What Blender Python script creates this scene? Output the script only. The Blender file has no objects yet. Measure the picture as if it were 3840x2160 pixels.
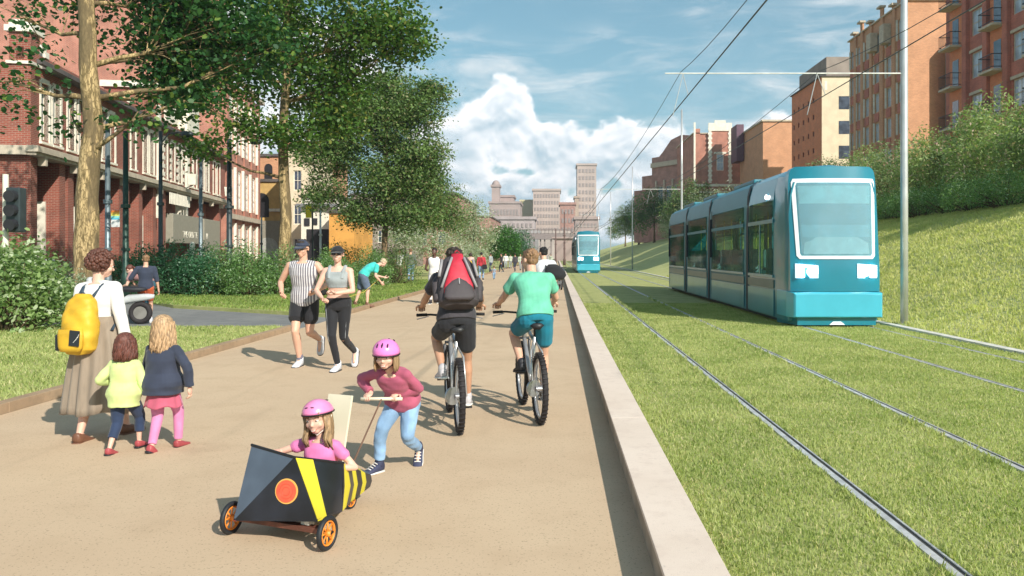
import bpy, bmesh, math, random
import numpy as np
from mathutils import Vector, Matrix, Euler, noise
R = math.radians
C = bpy.context.scene.collection
# ---------------------------------------------------------------- camera
FP, VX, VY, EYE = 2012.6, 1400.0, 640.0, 1.6      # survey constants taken from the photograph
def g(u, v, z=0.0):
    d = (EYE - z) * FP / (v - VY); return ((u - VX) * d / FP, d)
def wx(u, d): return (u - VX) * d / FP
def wz(v, d): return EYE - (v - VY) * d / FP
cam = bpy.data.cameras.new('camera'); camo = bpy.data.objects.new('camera', cam); C.objects.link(camo)
camo.location = (0, 0, EYE); camo.rotation_euler = (R(90), 0, 0)
cam.sensor_width = 36; cam.lens = 36 * 800 / 1024.0
cam.shift_x = -44.5 / 1024; cam.shift_y = -33.6 / 1024
cam.clip_start = 0.1; cam.clip_end = 5000
bpy.context.scene.camera = camo
# ---------------------------------------------------------------- sky and sun
SUN_EL = R(33); SD = Vector((0.60, -0.80, 0)).normalized()      # direction towards the sun (plan)
sc = bpy.context.scene
w = bpy.data.worlds.new('World'); sc.world = w; w.use_nodes = True
nt = w.node_tree; nt.nodes.clear()
def N(nt, t, **k):
    n = nt.nodes.new(t)
    for a, b in k.items():
        if a.startswith('i_'):
            n.inputs[a[2:].replace('_', ' ')].default_value = b
        elif a[0] == 'n' and a[1:].isdigit(): n.inputs[int(a[1:])].default_value = b
        else: setattr(n, a, b)
    return n
def mth(nt, op, a, b=None, c=None, clamp=False):
    n = nt.nodes.new('ShaderNodeMath'); n.operation = op; n.use_clamp = clamp
    for i, x in enumerate((a, b, c)):
        if x is None: continue
        if isinstance(x, (int, float)): n.inputs[i].default_value = x
        else: nt.links.new(x, n.inputs[i])
    return n.outputs[0]
def sstep(nt, x, lo, hi, a=0.0, b=1.0):
    n = nt.nodes.new('ShaderNodeMapRange'); n.interpolation_type = 'SMOOTHSTEP'
    nt.links.new(x, n.inputs[0])
    for i, v_ in ((1, lo), (2, hi), (3, a), (4, b)): n.inputs[i].default_value = v_
    return n.outputs[0]
def mixc(nt, f, a, b, mode='MIX'):
    n = nt.nodes.new('ShaderNodeMix'); n.data_type = 'RGBA'; n.blend_type = mode
    for s, x in ((n.inputs[0], f), (n.inputs[6], a), (n.inputs[7], b)):
        if isinstance(x, (int, float)): s.default_value = x
        elif isinstance(x, tuple): s.default_value = x if len(x) == 4 else (*x, 1)
        else: nt.links.new(x, s)
    return n.outputs[2]
def build_world():
    sky = N(nt, 'ShaderNodeTexSky', sky_type='NISHITA', sun_disc=False, sun_elevation=SUN_EL,
            sun_rotation=math.atan2(SD.x, SD.y), air_density=1.0, dust_density=1.6, ozone_density=1.2)
    tc = N(nt, 'ShaderNodeTexCoord'); sp = N(nt, 'ShaderNodeSeparateXYZ'); nt.links.new(tc.outputs['Generated'], sp.inputs[0])
    x, y, z = sp.outputs
    az = mth(nt, 'ARCTAN2', x, y)                      # azimuth from +Y, positive to the right
    hz = mth(nt, 'SQRT', mth(nt, 'ADD', mth(nt, 'MULTIPLY', x, x), mth(nt, 'MULTIPLY', y, y)))
    el = mth(nt, 'ARCTAN2', z, hz)
    cv = N(nt, 'ShaderNodeCombineXYZ'); nt.links.new(az, cv.inputs[0]); nt.links.new(el, cv.inputs[1])
    def noi(vec, sc_, det, dist=0.0, rough=0.55):
        n = N(nt, 'ShaderNodeTexNoise'); n.inputs['Scale'].default_value = sc_; n.inputs['Detail'].default_value = det
        n.inputs['Roughness'].default_value = rough; n.inputs['Distortion'].default_value = dist
        nt.links.new(vec, n.inputs['Vector']); return n.outputs['Fac']
    def mapv(vec, sx, sy, ox=0.0, oy=0.0, rot=0.0):
        m = N(nt, 'ShaderNodeMapping'); m.inputs['Scale'].default_value = (sx, sy, 1); m.inputs['Location'].default_value = (ox, oy, 0)
        m.inputs['Rotation'].default_value = (0, 0, rot); nt.links.new(vec, m.inputs['Vector']); return m.outputs[0]
    V = cv.outputs[0]
    # cumulus: sum of soft mounds given as (azimuth, elevation, width, height)
    def dome(cx, cy, rx, ry):
        dx = mth(nt, 'DIVIDE', mth(nt, 'SUBTRACT', az, cx), rx); dy = mth(nt, 'DIVIDE', mth(nt, 'SUBTRACT', el, cy), ry)
        r2 = mth(nt, 'ADD', mth(nt, 'MULTIPLY', dx, dx), mth(nt, 'MULTIPLY', dy, dy))
        return mth(nt, 'SUBTRACT', 1.0, r2)
    mounds = [(-.07, .160, .052, .066), (-.13, .11, .07, .06), (.0, .13, .065, .038), (-.045, .07, .085, .035), (.035, .105, .04, .045),
              (.075, .13, .045, .04), (.12, .12, .06, .05), (.16, .10, .07, .05), (-.075, .055, .06, .035), (.09, .05, .07, .04),
              (-.33, .20, .12, .09), (.30, .12, .10, .06), (-.52, .10, .2, .1), (-.9, .12, .3, .1), (.62, .10, .2, .06), (1.2, .15, .4, .1), (2.6, .2, .5, .12), (-2.0, .2, .5, .12)]
    def field(shy):
        s = None
        for cx, cy, rx, ry in mounds:
            d = mth(nt, 'MAXIMUM', dome(cx, cy + shy, rx, ry), -1.0)
            s = d if s is None else mth(nt, 'SMOOTH_MAX', s, d, 0.35)
        return s
    n1 = noi(mapv(V, 1, 1.2, .31, .2), 19, 5, 0.25, .50); n2 = noi(mapv(V, 1, 1.2, .312, .208), 19, 5, 0.25, .50)
    F = field(0.0)
    dens = mth(nt, 'ADD', F, mth(nt, 'MULTIPLY', mth(nt, 'SUBTRACT', n1, .5), 2.1))
    cum = sstep(nt, dens, .02, .34)
    edge = sstep(nt, dens, .15, 1.05)                    # thick parts show the blue-grey underside
    relief = mth(nt, 'MULTIPLY', mth(nt, 'SUBTRACT', n1, n2), 4.0)
    lit = mth(nt, 'ADD', mth(nt, 'SUBTRACT', 1.0, mth(nt, 'ADD', mth(nt, 'MULTIPLY', edge, .62), sstep(nt, el, .15, .04, 0.0, .38))), relief, clamp=True)
    ccol = mixc(nt, lit, (.42, .56, .64), (1.0, 1.0, 1.0))
    # cirrus streaks
    ci = noi(mapv(V, 1.0, 4.2, .4, 0.1, -.10), 7.5, 8, 0.6, .62); ci2 = noi(mapv(V, 1, 2.2, 1.2, 3.1), 2.6, 3)
    cir = mth(nt, 'MULTIPLY', sstep(nt, ci, .40, .86), sstep(nt, ci2, .34, .60)); cir = mth(nt, 'MULTIPLY', cir, .95)
    hor = sstep(nt, el, .60, .0, .08, .64)             # pale towards the horizon
    tint = mixc(nt, 1.0, sky.outputs[0], (.64, 1.0, .98), 'MULTIPLY')
    BR = 9.0
    c0 = mixc(nt, hor, tint, (BR * .36, BR * .62, BR * .74))
    c1 = mixc(nt, cir, c0, (BR, BR, BR))
    cc = mixc(nt, 1.0, ccol, (BR * 1.2, BR * 1.2, BR * 1.22), 'MULTIPLY')
    c2 = mixc(nt, cum, c1, cc)
    bg = N(nt, 'ShaderNodeBackground'); bg.inputs[1].default_value = 0.10
    nt.links.new(c2, bg.inputs[0])
    out = N(nt, 'ShaderNodeOutputWorld'); nt.links.new(bg.outputs[0], out.inputs[0])
build_world()
sl = bpy.data.lights.new('sun', 'SUN'); slo = bpy.data.objects.new('sun', sl); C.objects.link(slo)
sl.energy = 4.8; sl.angle = R(0.6); sl.color = (1.0, .94, .84)
sdir = Vector((SD.x * math.cos(SUN_EL), SD.y * math.cos(SUN_EL), math.sin(SUN_EL)))
slo.rotation_euler = sdir.to_track_quat('Z', 'Y').to_euler(); slo.location = sdir * 60
sc.view_settings.view_transform = 'Standard'; sc.view_settings.look = 'None'; sc.view_settings.gamma = 1.0
sc.view_settings.exposure = 0.28
# ---------------------------------------------------------------- helpers
def s2l(*c):
    return tuple(((x / 255) / 12.92 if x / 255 <= .04045 else ((x / 255 + .055) / 1.055) ** 2.4) for x in c)
MATS = {}
def mat(name, col, rough=.6, metal=0.0, var=.12, vs=4.0, bump=0.0, bs=60.0, spec=.5, sss=0.0, coat=0.0, col2=None, emit=0.0, alpha=1.0, stretch=None, sheen=0.0):
    if name in MATS: return MATS[name]
    m = bpy.data.materials.new(name); m.use_nodes = True; t = m.node_tree; b = t.nodes['Principled BSDF']
    tc = N(t, 'ShaderNodeTexCoord'); vec = tc.outputs['Object']
    if stretch:
        mp = N(t, 'ShaderNodeMapping'); mp.inputs['Scale'].default_value = stretch; t.links.new(vec, mp.inputs[0]); vec = mp.outputs[0]
    n = N(t, 'ShaderNodeTexNoise'); n.inputs['Scale'].default_value = vs; n.inputs['Detail'].default_value = 5; t.links.new(vec, n.inputs['Vector'])
    a = tuple(min(1, x * (1 + var)) for x in col); d = tuple(x * (1 - var) for x in (col2 or col))
    f = sstep(t, n.outputs['Fac'], .35, .65)
    t.links.new(mixc(t, f, d, a), b.inputs['Base Color'])
    b.inputs['Roughness'].default_value = rough; b.inputs['Metallic'].default_value = metal
    b.inputs['Specular IOR Level'].default_value = spec
    if sss: b.inputs['Subsurface Weight'].default_value = sss; b.inputs['Subsurface Radius'].default_value = (.02, .008, .004)
    if coat: b.inputs['Coat Weight'].default_value = coat; b.inputs['Coat Roughness'].default_value = .08
    if sheen: b.inputs['Sheen Weight'].default_value = sheen
    if emit: b.inputs['Emission Color'].default_value = (*col, 1); b.inputs['Emission Strength'].default_value = emit
    if alpha < 1: b.inputs['Alpha'].default_value = alpha
    if bump:
        n2 = N(t, 'ShaderNodeTexNoise'); n2.inputs['Scale'].default_value = bs; n2.inputs['Detail'].default_value = 4; t.links.new(vec, n2.inputs['Vector'])
        bp = N(t, 'ShaderNodeBump'); bp.inputs['Strength'].default_value = min(1, bump); bp.inputs['Distance'].default_value = .02 * bump
        t.links.new(n2.outputs['Fac'], bp.inputs['Height']); t.links.new(bp.outputs[0], b.inputs['Normal'])
    MATS[name] = m; return m
def brick(name, c1, c2, mortar, bw=.225, rh=.075, ms=.012, var=.5, rough=.85, big=.18):
    if name in MATS: return MATS[name]
    m = bpy.data.materials.new(name); m.use_nodes = True; t = m.node_tree; b = t.nodes['Principled BSDF']
    tc = N(t, 'ShaderNodeTexCoord'); sp = N(t, 'ShaderNodeSeparateXYZ'); t.links.new(tc.outputs['Object'], sp.inputs[0])
    sn = N(t, 'ShaderNodeSeparateXYZ'); t.links.new(tc.outputs['Normal'], sn.inputs[0])
    s = mth(t, 'GREATER_THAN', mth(t, 'ABSOLUTE', sn.outputs[0]), .6)
    u = mth(t, 'ADD', mth(t, 'MULTIPLY', sp.outputs[0], mth(t, 'SUBTRACT', 1.0, s)), mth(t, 'MULTIPLY', sp.outputs[1], s))
    cv = N(t, 'ShaderNodeCombineXYZ'); t.links.new(u, cv.inputs[0]); t.links.new(sp.outputs[2], cv.inputs[1])
    bt = N(t, 'ShaderNodeTexBrick'); t.links.new(cv.outputs[0], bt.inputs['Vector'])
    for k, v_ in (('Color1', (*c1, 1)), ('Color2', (*c2, 1)), ('Mortar', (*mortar, 1)), ('Scale', 1.0), ('Mortar Size', ms), ('Brick Width', bw), ('Row Height', rh), ('Bias', -.1), ('Mortar Smooth', .2)): bt.inputs[k].default_value = v_
    n = N(t, 'ShaderNodeTexNoise'); n.inputs['Scale'].default_value = .9; n.inputs['Detail'].default_value = 6; t.links.new(tc.outputs['Object'], n.inputs['Vector'])
    k = sstep(t, n.outputs['Fac'], .3, .7, 1 - big, 1 + big)
    mm = N(t, 'ShaderNodeVectorMath', operation='SCALE'); t.links.new(bt.outputs['Color'], mm.inputs[0]); t.links.new(k, mm.inputs['Scale'])
    t.links.new(mm.outputs[0], b.inputs['Base Color']); b.inputs['Roughness'].default_value = rough
    bp = N(t, 'ShaderNodeBump'); bp.inputs['Strength'].default_value = .4; bp.inputs['Distance'].default_value = .01; t.links.new(bt.outputs['Fac'], bp.inputs['Height']); bp.invert = True
    t.links.new(bp.outputs[0], b.inputs['Normal'])
    MATS[name] = m; return m
def leafmat(name, dark, light, rough=.55, trans=.35, extra=None, efrac=.0, cl=.35):
    if name in MATS: return MATS[name]
    m = bpy.data.materials.new(name); m.use_nodes = True; t = m.node_tree; b = t.nodes['Principled BSDF']
    ge = N(t, 'ShaderNodeNewGeometry'); r = ge.outputs['Random Per Island']
    tc = N(t, 'ShaderNodeTexCoord'); n = N(t, 'ShaderNodeTexNoise'); n.inputs['Scale'].default_value = 1.1; n.inputs['Detail'].default_value = 2; t.links.new(tc.outputs['Object'], n.inputs['Vector'])
    f = mth(t, 'ADD', mth(t, 'MULTIPLY', r, 1 - cl), mth(t, 'MULTIPLY', sstep(t, n.outputs['Fac'], .35, .65), cl))
    c = mixc(t, f, dark, light)
    if extra: c = mixc(t, mth(t, 'GREATER_THAN', mth(t, 'FRACT', mth(t, 'MULTIPLY', r, 37.3)), 1 - efrac), c, extra)
    t.links.new(c, b.inputs['Base Color']); b.inputs['Roughness'].default_value = rough
    tr = N(t, 'ShaderNodeBsdfTranslucent'); t.links.new(mixc(t, 1.0, c, (1.1, 1.25, .6), 'MULTIPLY'), tr.inputs[0])
    mx = N(t, 'ShaderNodeMixShader'); mx.inputs[0].default_value = trans; t.links.new(b.outputs[0], mx.inputs[1]); t.links.new(tr.outputs[0], mx.inputs[2])
    t.links.new(mx.outputs[0], t.nodes['Material Output'].inputs[0]); MATS[name] = m; return m
def tag(o, label=None, cat=None, group=None, kind=None):
    for k, v_ in (('label', label), ('category', cat), ('group', group), ('kind', kind)):
        if v_: o[k] = v_
    return o
def thing(name, label, cat, loc=(0, 0, 0), rotz=0.0, group=None):
    o = bpy.data.objects.new(name, None); o.empty_display_size = .2; C.objects.link(o)
    o.location = loc; o.rotation_euler = (0, 0, rotz); return tag(o, label, cat, group)
def dup(o, parent=None, label=None, loc=None, rotz=None, group=None, scale=None):
    c = o.copy(); C.objects.link(c)
    if parent: c.parent = parent
    for ch in list(o.children): dup(ch, c)
    if label: c['label'] = label
    if group: c['group'] = group
    if loc is not None: c.location = loc
    if rotz is not None: c.rotation_euler = (0, 0, rotz)
    if scale is not None: c.scale = (scale,) * 3
    return c
def orth(d, hint=Vector((0, 0, 1))):
    d = Vector(d).normalized(); h = Vector(hint)
    if abs(d.dot(h.normalized())) > .98: h = Vector((0, 1, 0)) if abs(d.y) < .9 else Vector((1, 0, 0))
    r = d.cross(h).normalized(); return d, r, r.cross(d).normalized()
class MB:
    def __init__(s): s.v = []; s.f = []; s.mi = []; s.m = 0
    def add(s, vs, fs):
        o = len(s.v); s.v += [tuple(x) for x in vs]; s.f += [tuple(i + o for i in f) for f in fs]; s.mi += [s.m] * len(fs)
    def box(s, c, size, rot=None, taper=1.0):
        hx, hy, hz = size[0] / 2, size[1] / 2, size[2] / 2; vs = []
        for sz in (-1, 1):
            k = taper if sz > 0 else 1
            for sx, sy in ((-1, -1), (1, -1), (1, 1), (-1, 1)): vs.append(Vector((sx * hx * k, sy * hy * k, sz * hz)))
        if rot is not None:
            Mx = rot if isinstance(rot, Matrix) else Euler(rot).to_matrix(); vs = [Mx @ q for q in vs]
        s.add([q + Vector(c) for q in vs], [(3, 2, 1, 0), (4, 5, 6, 7), (0, 1, 5, 4), (1, 2, 6, 5), (2, 3, 7, 6), (3, 0, 4, 7)])
        return s
    def b2(s, x0, x1, y0, y1, z0, z1): return s.box(((x0 + x1) / 2, (y0 + y1) / 2, (z0 + z1) / 2), (abs(x1 - x0), abs(y1 - y0), abs(z1 - z0)))
    def ring(s, rings, closed=True, cap=True):
        n = len(rings[0]); o = len(s.v); vs = [q for r_ in rings for q in r_]; fs = []
        for i in range(len(rings) - 1):
            for j in range(n if closed else n - 1):
                k = (j + 1) % n; fs.append((i * n + j, i * n + k, (i + 1) * n + k, (i + 1) * n + j))
        if cap: fs.append(tuple(range(n - 1, -1, -1))); fs.append(tuple((len(rings) - 1) * n + j for j in range(n)))
        s.add(vs, fs); return s
    def tube(s, pts, rad, n=8, cap=True, flat=None):
        pts = [Vector(p) for p in pts]; rs = rad if isinstance(rad, (list, tuple)) else [rad] * len(pts); rings = []; pr = None
        for i, p in enumerate(pts):
            d = (pts[min(i + 1, len(pts) - 1)] - pts[max(i - 1, 0)])
            if d.length < 1e-9: d = Vector((0, 0, 1))
            d.normalize()
            if pr is None: _, r_, _ = orth(d)
            else:
                r_ = pr - d * pr.dot(d)
                if r_.length < 1e-6: _, r_, _ = orth(d)
                r_.normalize()
            pr = r_; q = d.cross(r_); fl = flat or 1.0
            rings.append([p + (r_ * math.cos(a) * rs[i] + q * math.sin(a) * rs[i] * fl) for a in [2 * math.pi * k / n for k in range(n)]])
        return s.ring(rings, cap=cap)
    def cyl(s, p0, p1, r0, r1=None, n=12): return s.tube([p0, p1], [r0, r0 if r1 is None else r1], n)
    def cone(s, p0, p1, r0, r1, n=12):            # rounded cone (capsule) for limbs
        p0, p1 = Vector(p0), Vector(p1); d = p1 - p0; L = d.length
        if L < 1e-6: return s.ell(p0, (r0, r0, r0))
        d /= L; pts = []; rr = []
        for a in (90, 60, 30, 0): pts.append(p0 - d * r0 * math.sin(R(a))); rr.append(max(r0 * math.cos(R(a)), r0 * .08))
        for a in (0, 30, 60, 90): pts.append(p1 + d * r1 * math.sin(R(a))); rr.append(max(r1 * math.cos(R(a)), r1 * .08))
        return s.tube(pts, rr, n)
    def ell(s, c, rad, rot=None, n=16, m=10):
        c = Vector(c); rad = Vector(rad) if not isinstance(rad, (int, float)) else Vector((rad,) * 3); rings = []
        for i in range(m + 1):
            a = math.pi * i / m; sa = max(math.sin(a), .02); rg = []
            for j in range(n):
                b = 2 * math.pi * j / n; q = Vector((rad.x * sa * math.cos(b), rad.y * sa * math.sin(b), -rad.z * math.cos(a)))
                if rot is not None: q = rot @ q
                rg.append(c + q)
            rings.append(rg)
        return s.ring(rings)
    def loft(s, secs, n=24, e=2.3):                # secs: (centre, right, fwd, half width, half depth)
        rings = []
        for c, r_, f_, hw, hd in secs:
            rg = []
            for k in range(n):
                a = 2 * math.pi * k / n; ca, sa = math.cos(a), math.sin(a)
                rg.append(Vector(c) + r_ * hw * math.copysign(abs(ca) ** (2 / e), ca) + f_ * hd * math.copysign(abs(sa) ** (2 / e), sa))
            rings.append(rg)
        return s.ring(rings)
    def prism(s, poly, z0, z1):
        n = len(poly); vs = [(x, y, z0) for x, y in poly] + [(x, y, z1) for x, y in poly]
        s.add(vs, [tuple(range(n - 1, -1, -1)), tuple(range(n, 2 * n))] + [(i, (i + 1) % n, n + (i + 1) % n, n + i) for i in range(n)]); return s
    def torus(s, c, Rr, r_, axis='x', n=28, m=8, squash=1.0):
        c = Vector(c); rings = []
        for i in range(n):
            a = 2 * math.pi * i / n; rg = []
            for j in range(m):
                b = 2 * math.pi * j / m; rr = Rr + r_ * math.cos(b); h = r_ * squash * math.sin(b)
                q = {'x': (h, rr * math.cos(a), rr * math.sin(a)), 'z': (rr * math.cos(a), rr * math.sin(a), h), 'y': (rr * math.cos(a), h, rr * math.sin(a))}[axis]
                rg.append(c + Vector(q))
            rings.append(rg)
        rings.append(rings[0]); return s.ring(rings, cap=False)
    def build(s, name, mats, parent=None, smooth=False, bevel=0.0, remesh=0.0, smooth_it=0, disp=0.0, dsc=8.0, label=None, autos=False):
        me = bpy.data.meshes.new(name); me.from_pydata(s.v, [], s.f)
        if remesh or bevel:
            bm = bmesh.new(); bm.from_mesh(me)
            if remesh: bmesh.ops.remove_doubles(bm, verts=bm.verts, dist=1e-6)
            bmesh.ops.recalc_face_normals(bm, faces=bm.faces); bm.to_mesh(me); bm.free()
        else:
            bm = bmesh.new(); bm.from_mesh(me); bmesh.ops.recalc_face_normals(bm, faces=bm.faces); bm.to_mesh(me); bm.free()
        mats = mats if isinstance(mats, (list, tuple)) else [mats]
        for m_ in mats: me.materials.append(m_)
        o = bpy.data.objects.new(name, me); C.objects.link(o)
        if remesh:
            md = o.modifiers.new('r', 'REMESH'); md.mode = 'VOXEL'; md.voxel_size = remesh; md.use_smooth_shade = True
            if smooth_it: ms = o.modifiers.new('s', 'SMOOTH'); ms.iterations = smooth_it; ms.factor = .5
            dg = bpy.context.evaluated_depsgraph_get(); me2 = bpy.data.meshes.new_from_object(o.evaluated_get(dg)); o.modifiers.clear()
            o.data = me2; bpy.data.meshes.remove(me); me = me2; me.name = name
            if disp:
                n = len(me.vertices); co = np.empty(n * 3, 'f'); me.vertices.foreach_get('co', co); no = np.empty(n * 3, 'f'); me.vertices.foreach_get('normal', no)
                co = co.reshape(-1, 3); no = no.reshape(-1, 3); q = co * dsc
                k = (np.sin(q[:, 0] * 1.7 + 1.3 * np.sin(q[:, 2] * 1.1) + 2) * np.sin(q[:, 1] * 1.3 + q[:, 2] * .6) + .6 * np.sin(q[:, 2] * 2.3 + q[:, 0] * 2.1 + 1.5 * np.sin(q[:, 1] * 1.9)) + .4 * np.sin(q[:, 2] * 4.1 - q[:, 0] * 3.3 + q[:, 1] * 2.7))
                co = co + no * (k * disp)[:, None]; me.vertices.foreach_set('co', co.ravel())
            if not me.materials:
                for m_ in mats: me.materials.append(m_)
            smooth = True
        elif len(mats) > 1:
            me.polygons.foreach_set('material_index', s.mi)
        if bevel:
            bm = bmesh.new(); bm.from_mesh(me)
            es = [e for e in bm.edges if len(e.link_faces) == 2 and e.calc_face_angle(0) > .5]
            bmesh.ops.bevel(bm, geom=es, offset=bevel, segments=2, affect='EDGES', profile=.6, clamp_overlap=True); bm.to_mesh(me); bm.free()
        if smooth: me.shade_smooth()
        if autos:
            me.shade_smooth(); bm = bmesh.new(); bm.from_mesh(me)
            for e in bm.edges: e.smooth = not (len(e.link_faces) == 2 and e.calc_face_angle(0) > R(35))
            bm.to_mesh(me); bm.free()
        if parent: o.parent = parent
        if label: o['label'] = label
        me.update(); return o
def each(b, k, name, m, parent, bevel=0.0):
    # the pieces collected in b, k boxes at a time, as separate parts
    for i in range(0, len(b.v) // 8, k):
        q = MB(); n = min(k, len(b.v) // 8 - i); q.v = b.v[i * 8:(i + n) * 8]; q.f = [tuple(x - i * 8 for x in f) for f in b.f[i * 6:(i + n) * 6]]; q.mi = [0] * len(q.f); q.build(name, m, parent, bevel=bevel)
def npmesh(name, V, F, m, parent=None):            # V (n,3), F (k, q) arrays
    me = bpy.data.meshes.new(name); q = F.shape[1]
    me.vertices.add(len(V)); me.vertices.foreach_set('co', V.astype('f').ravel())
    me.loops.add(F.size); me.loops.foreach_set('vertex_index', F.astype('i').ravel())
    me.polygons.add(len(F)); me.polygons.foreach_set('loop_start', np.arange(0, F.size, q, dtype='i')); me.polygons.foreach_set('loop_total', np.full(len(F), q, 'i'))
    me.update(calc_edges=True); me.materials.append(m)
    o = bpy.data.objects.new(name, me); C.objects.link(o)
    if parent: o.parent = parent
    return o
def struct(o, kind='structure', label=None): o['kind'] = kind; return o
# ---------------------------------------------------------------- ground, path, lawns, kerbs, rails
def groundmat(name, cols, scales, bump=.3, bs=120, rough=.9, speck=None):
    m = bpy.data.materials.new(name); m.use_nodes = True; t = m.node_tree; b = t.nodes['Principled BSDF']
    tc = N(t, 'ShaderNodeTexCoord'); vec = tc.outputs['Object']
    def nz(s, d=5): n = N(t, 'ShaderNodeTexNoise'); n.inputs['Scale'].default_value = s; n.inputs['Detail'].default_value = d; n.inputs['Roughness'].default_value = .6; t.links.new(vec, n.inputs['Vector']); return n.outputs['Fac']
    c = mixc(t, sstep(t, nz(scales[0]), .35, .65), cols[0], cols[1])
    c = mixc(t, mth(t, 'MULTIPLY', sstep(t, nz(scales[1]), .45, .7), .7), c, cols[2])
    if speck:
        c = mixc(t, mth(t, 'MULTIPLY', sstep(t, nz(speck[0], 2), speck[1], speck[1] + .08), speck[3]), c, speck[2])
    if name == 'resin_gravel':      # worn streaks running along the path
        mp = N(t, 'ShaderNodeMapping'); mp.inputs['Scale'].default_value = (1.6, .10, 1); t.links.new(vec, mp.inputs[0]); n = N(t, 'ShaderNodeTexNoise'); n.inputs['Scale'].default_value = 2.2; n.inputs['Detail'].default_value = 6; t.links.new(mp.outputs[0], n.inputs['Vector'])
        c = mixc(t, sstep(t, n.outputs['Fac'], .56, .76, 0, .22), c, (.36, .265, .18)); c = mixc(t, sstep(t, nz(.55, 7), .60, .72, 0, .2), c, (.34, .25, .17))
    t.links.new(c, b.inputs['Base Color']); b.inputs['Roughness'].default_value = rough; b.inputs['Specular IOR Level'].default_value = .25
    bp = N(t, 'ShaderNodeBump'); bp.inputs['Strength'].default_value = bump; bp.inputs['Distance'].default_value = .02; t.links.new(nz(bs, 3), bp.inputs['Height']); t.links.new(bp.outputs[0], b.inputs['Normal'])
    return m
M_grass = groundmat('grass_soil', [(.30, .33, .11), (.40, .41, .16), (.46, .43, .21)], (1.3, 7), .6, 70)
M_bank = groundmat('bank_grass', [(.46, .48, .17), (.52, .52, .22), (.56, .54, .26)], (.8, 6), .6, 60)
M_path = groundmat('resin_gravel', [(.56, .41, .275), (.60, .45, .305), (.53, .385, .255)], (.35, 2.2), .25, 240, .9, (70, .60, (.24, .17, .11), .55))
M_pave = groundmat('grey_paving', [(.20, .20, .20), (.25, .25, .24), (.15, .155, .16)], (.5, 3), .2, 90)
M_earth = groundmat('earth_base', [(.11, .14, .05), (.14, .16, .06), (.13, .12, .07)], (.05, .4), .3, 20)
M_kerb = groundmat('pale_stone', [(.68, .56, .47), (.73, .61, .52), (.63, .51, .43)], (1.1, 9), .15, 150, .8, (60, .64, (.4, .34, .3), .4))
M_edge = groundmat('edging_stone', [(.34, .235, .15), (.40, .28, .18), (.28, .2, .13)], (1.5, 9), .3, 80)
M_steel = mat('rail_steel', (.60, .60, .60), .45, .35, .15, 9, .1, 80)
M_groove = mat('rail_groove', (.045, .045, .04), .8)
def sheet(name, poly, z, m, sub=0):
    b = MB(); b.add([(x, y, z) for x, y in poly], [tuple(range(len(poly)))]); return struct(b.build(name, m))
sheet('ground', [(-1500, -60), (1500, -60), (1500, 3000), (-1500, 3000)], -0.03, M_earth)
sheet('path', [(-5.52, -3), (.49, -3), (.49, 190), (-5.52, 190)], 0.004, M_path)
sheet('pavement', [(-80, -3), (-5.52, -3), (-5.52, 230), (-80, 230)], 0.0, M_pave)
sheet('track_grass', [(.74, -3), (7.38, -3), (7.38, 230), (.74, 230)], 0.0, M_grass)
def edge_strip(name, xa, xb, y0, y1, z1, m, z0=-.02, step=2.0, bev=.012):
    b = MB(); b.b2(xa, xb, y0, y1, z0, z1); return struct(b.build(name, m, bevel=bev))
# low pale wall between path and tramway: coping stones laid end to end
def kerbwall():
    t = thing('kerb_wall', 'long low pale stone wall between the tan path and the grass tramway', 'wall', (.49, 0, 0))
    b = MB(); b.b2(0, .27, -2, 190, -.02, .143); b.build('wall_body', mat('kerb_side_shaded', (.36, .29, .22), .85, var=.15, bump=.3), t)  # darker than the coping: shade of the side face put into the colour
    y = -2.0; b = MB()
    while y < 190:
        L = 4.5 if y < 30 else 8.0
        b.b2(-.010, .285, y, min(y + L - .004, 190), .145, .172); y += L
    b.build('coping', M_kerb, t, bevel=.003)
kerbwall()
LZ = .09
def lawn(name, poly):
    b = MB(); b.prism(poly, -.02, LZ); return struct(b.build(name, M_grass))
lawn('near_lawn', [(-30, -2), (-5.68, -2), (-5.68, 16.9), (-9.5, 16.2), (-16, 15.2), (-30, 15.0)])
FL = [(-5.68, 20.2), (-5.68, 190), (-22, 190), (-17.6, 31.5), (-11.4, 23.8)]
lawn('far_lawn', FL)
def edging():
    def run(nm, pts, lab):
        b = MB()
        for (x0, y0), (x1, y1) in zip(pts[:-1], pts[1:]):
            d = Vector((x1 - x0, y1 - y0, 0)); n_ = max(1, int(d.length / (1.2 if y0 < 40 else 6))); dn = d.normalized(); a = math.atan2(dn.y, dn.x)
            for i in range(n_):
                L = d.length / n_; c = Vector((x0, y0, 0)) + dn * (L * (i + .5)); b.box((c.x, c.y, .045), (L - .008, .14, .13), rot=(0, 0, a))
        o = b.build('lawn_edging', M_edge, bevel=.008); tag(o, lab, 'edging')
    run('a', [(-5.60, -2), (-5.60, 16.9)], 'brown stone edging between the sunny near lawn and the path')
    run('b', [(-5.60, 20.2), (-5.60, 188)], 'brown stone edging between the shaded far lawn and the path')
edging()
o = MB().b2(7.38, 7.56, -2, 225, -.02, .05).build('track_edging', mat('white_concrete', (.62, .60, .55), .8, var=.1)); tag(o, 'thin white concrete edging along the foot of the grass bank', 'edging')
for i, (x, lab) in enumerate([(2.0, 'steel tram rail nearest the pale wall'), (3.45, 'second steel tram rail from the pale wall'), (5.42, 'steel tram rail under the left wheels of the big tram'), (6.87, 'steel tram rail beside the white edging under the big tram')]):
    t = thing('tram_rail', lab, 'rail', (x, 0, 0), group='rails set in the grass')
    MB().b2(-.035, .012, -2, 225, -.02, .014).build('rail_head', M_steel, t)
    MB().b2(.012, .045, -2, 225, -.02, .004).build('flangeway', M_groove, t)
    MB().b2(.045, .058, -2, 225, -.02, .012).build('guard_lip', M_steel, t)
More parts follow.
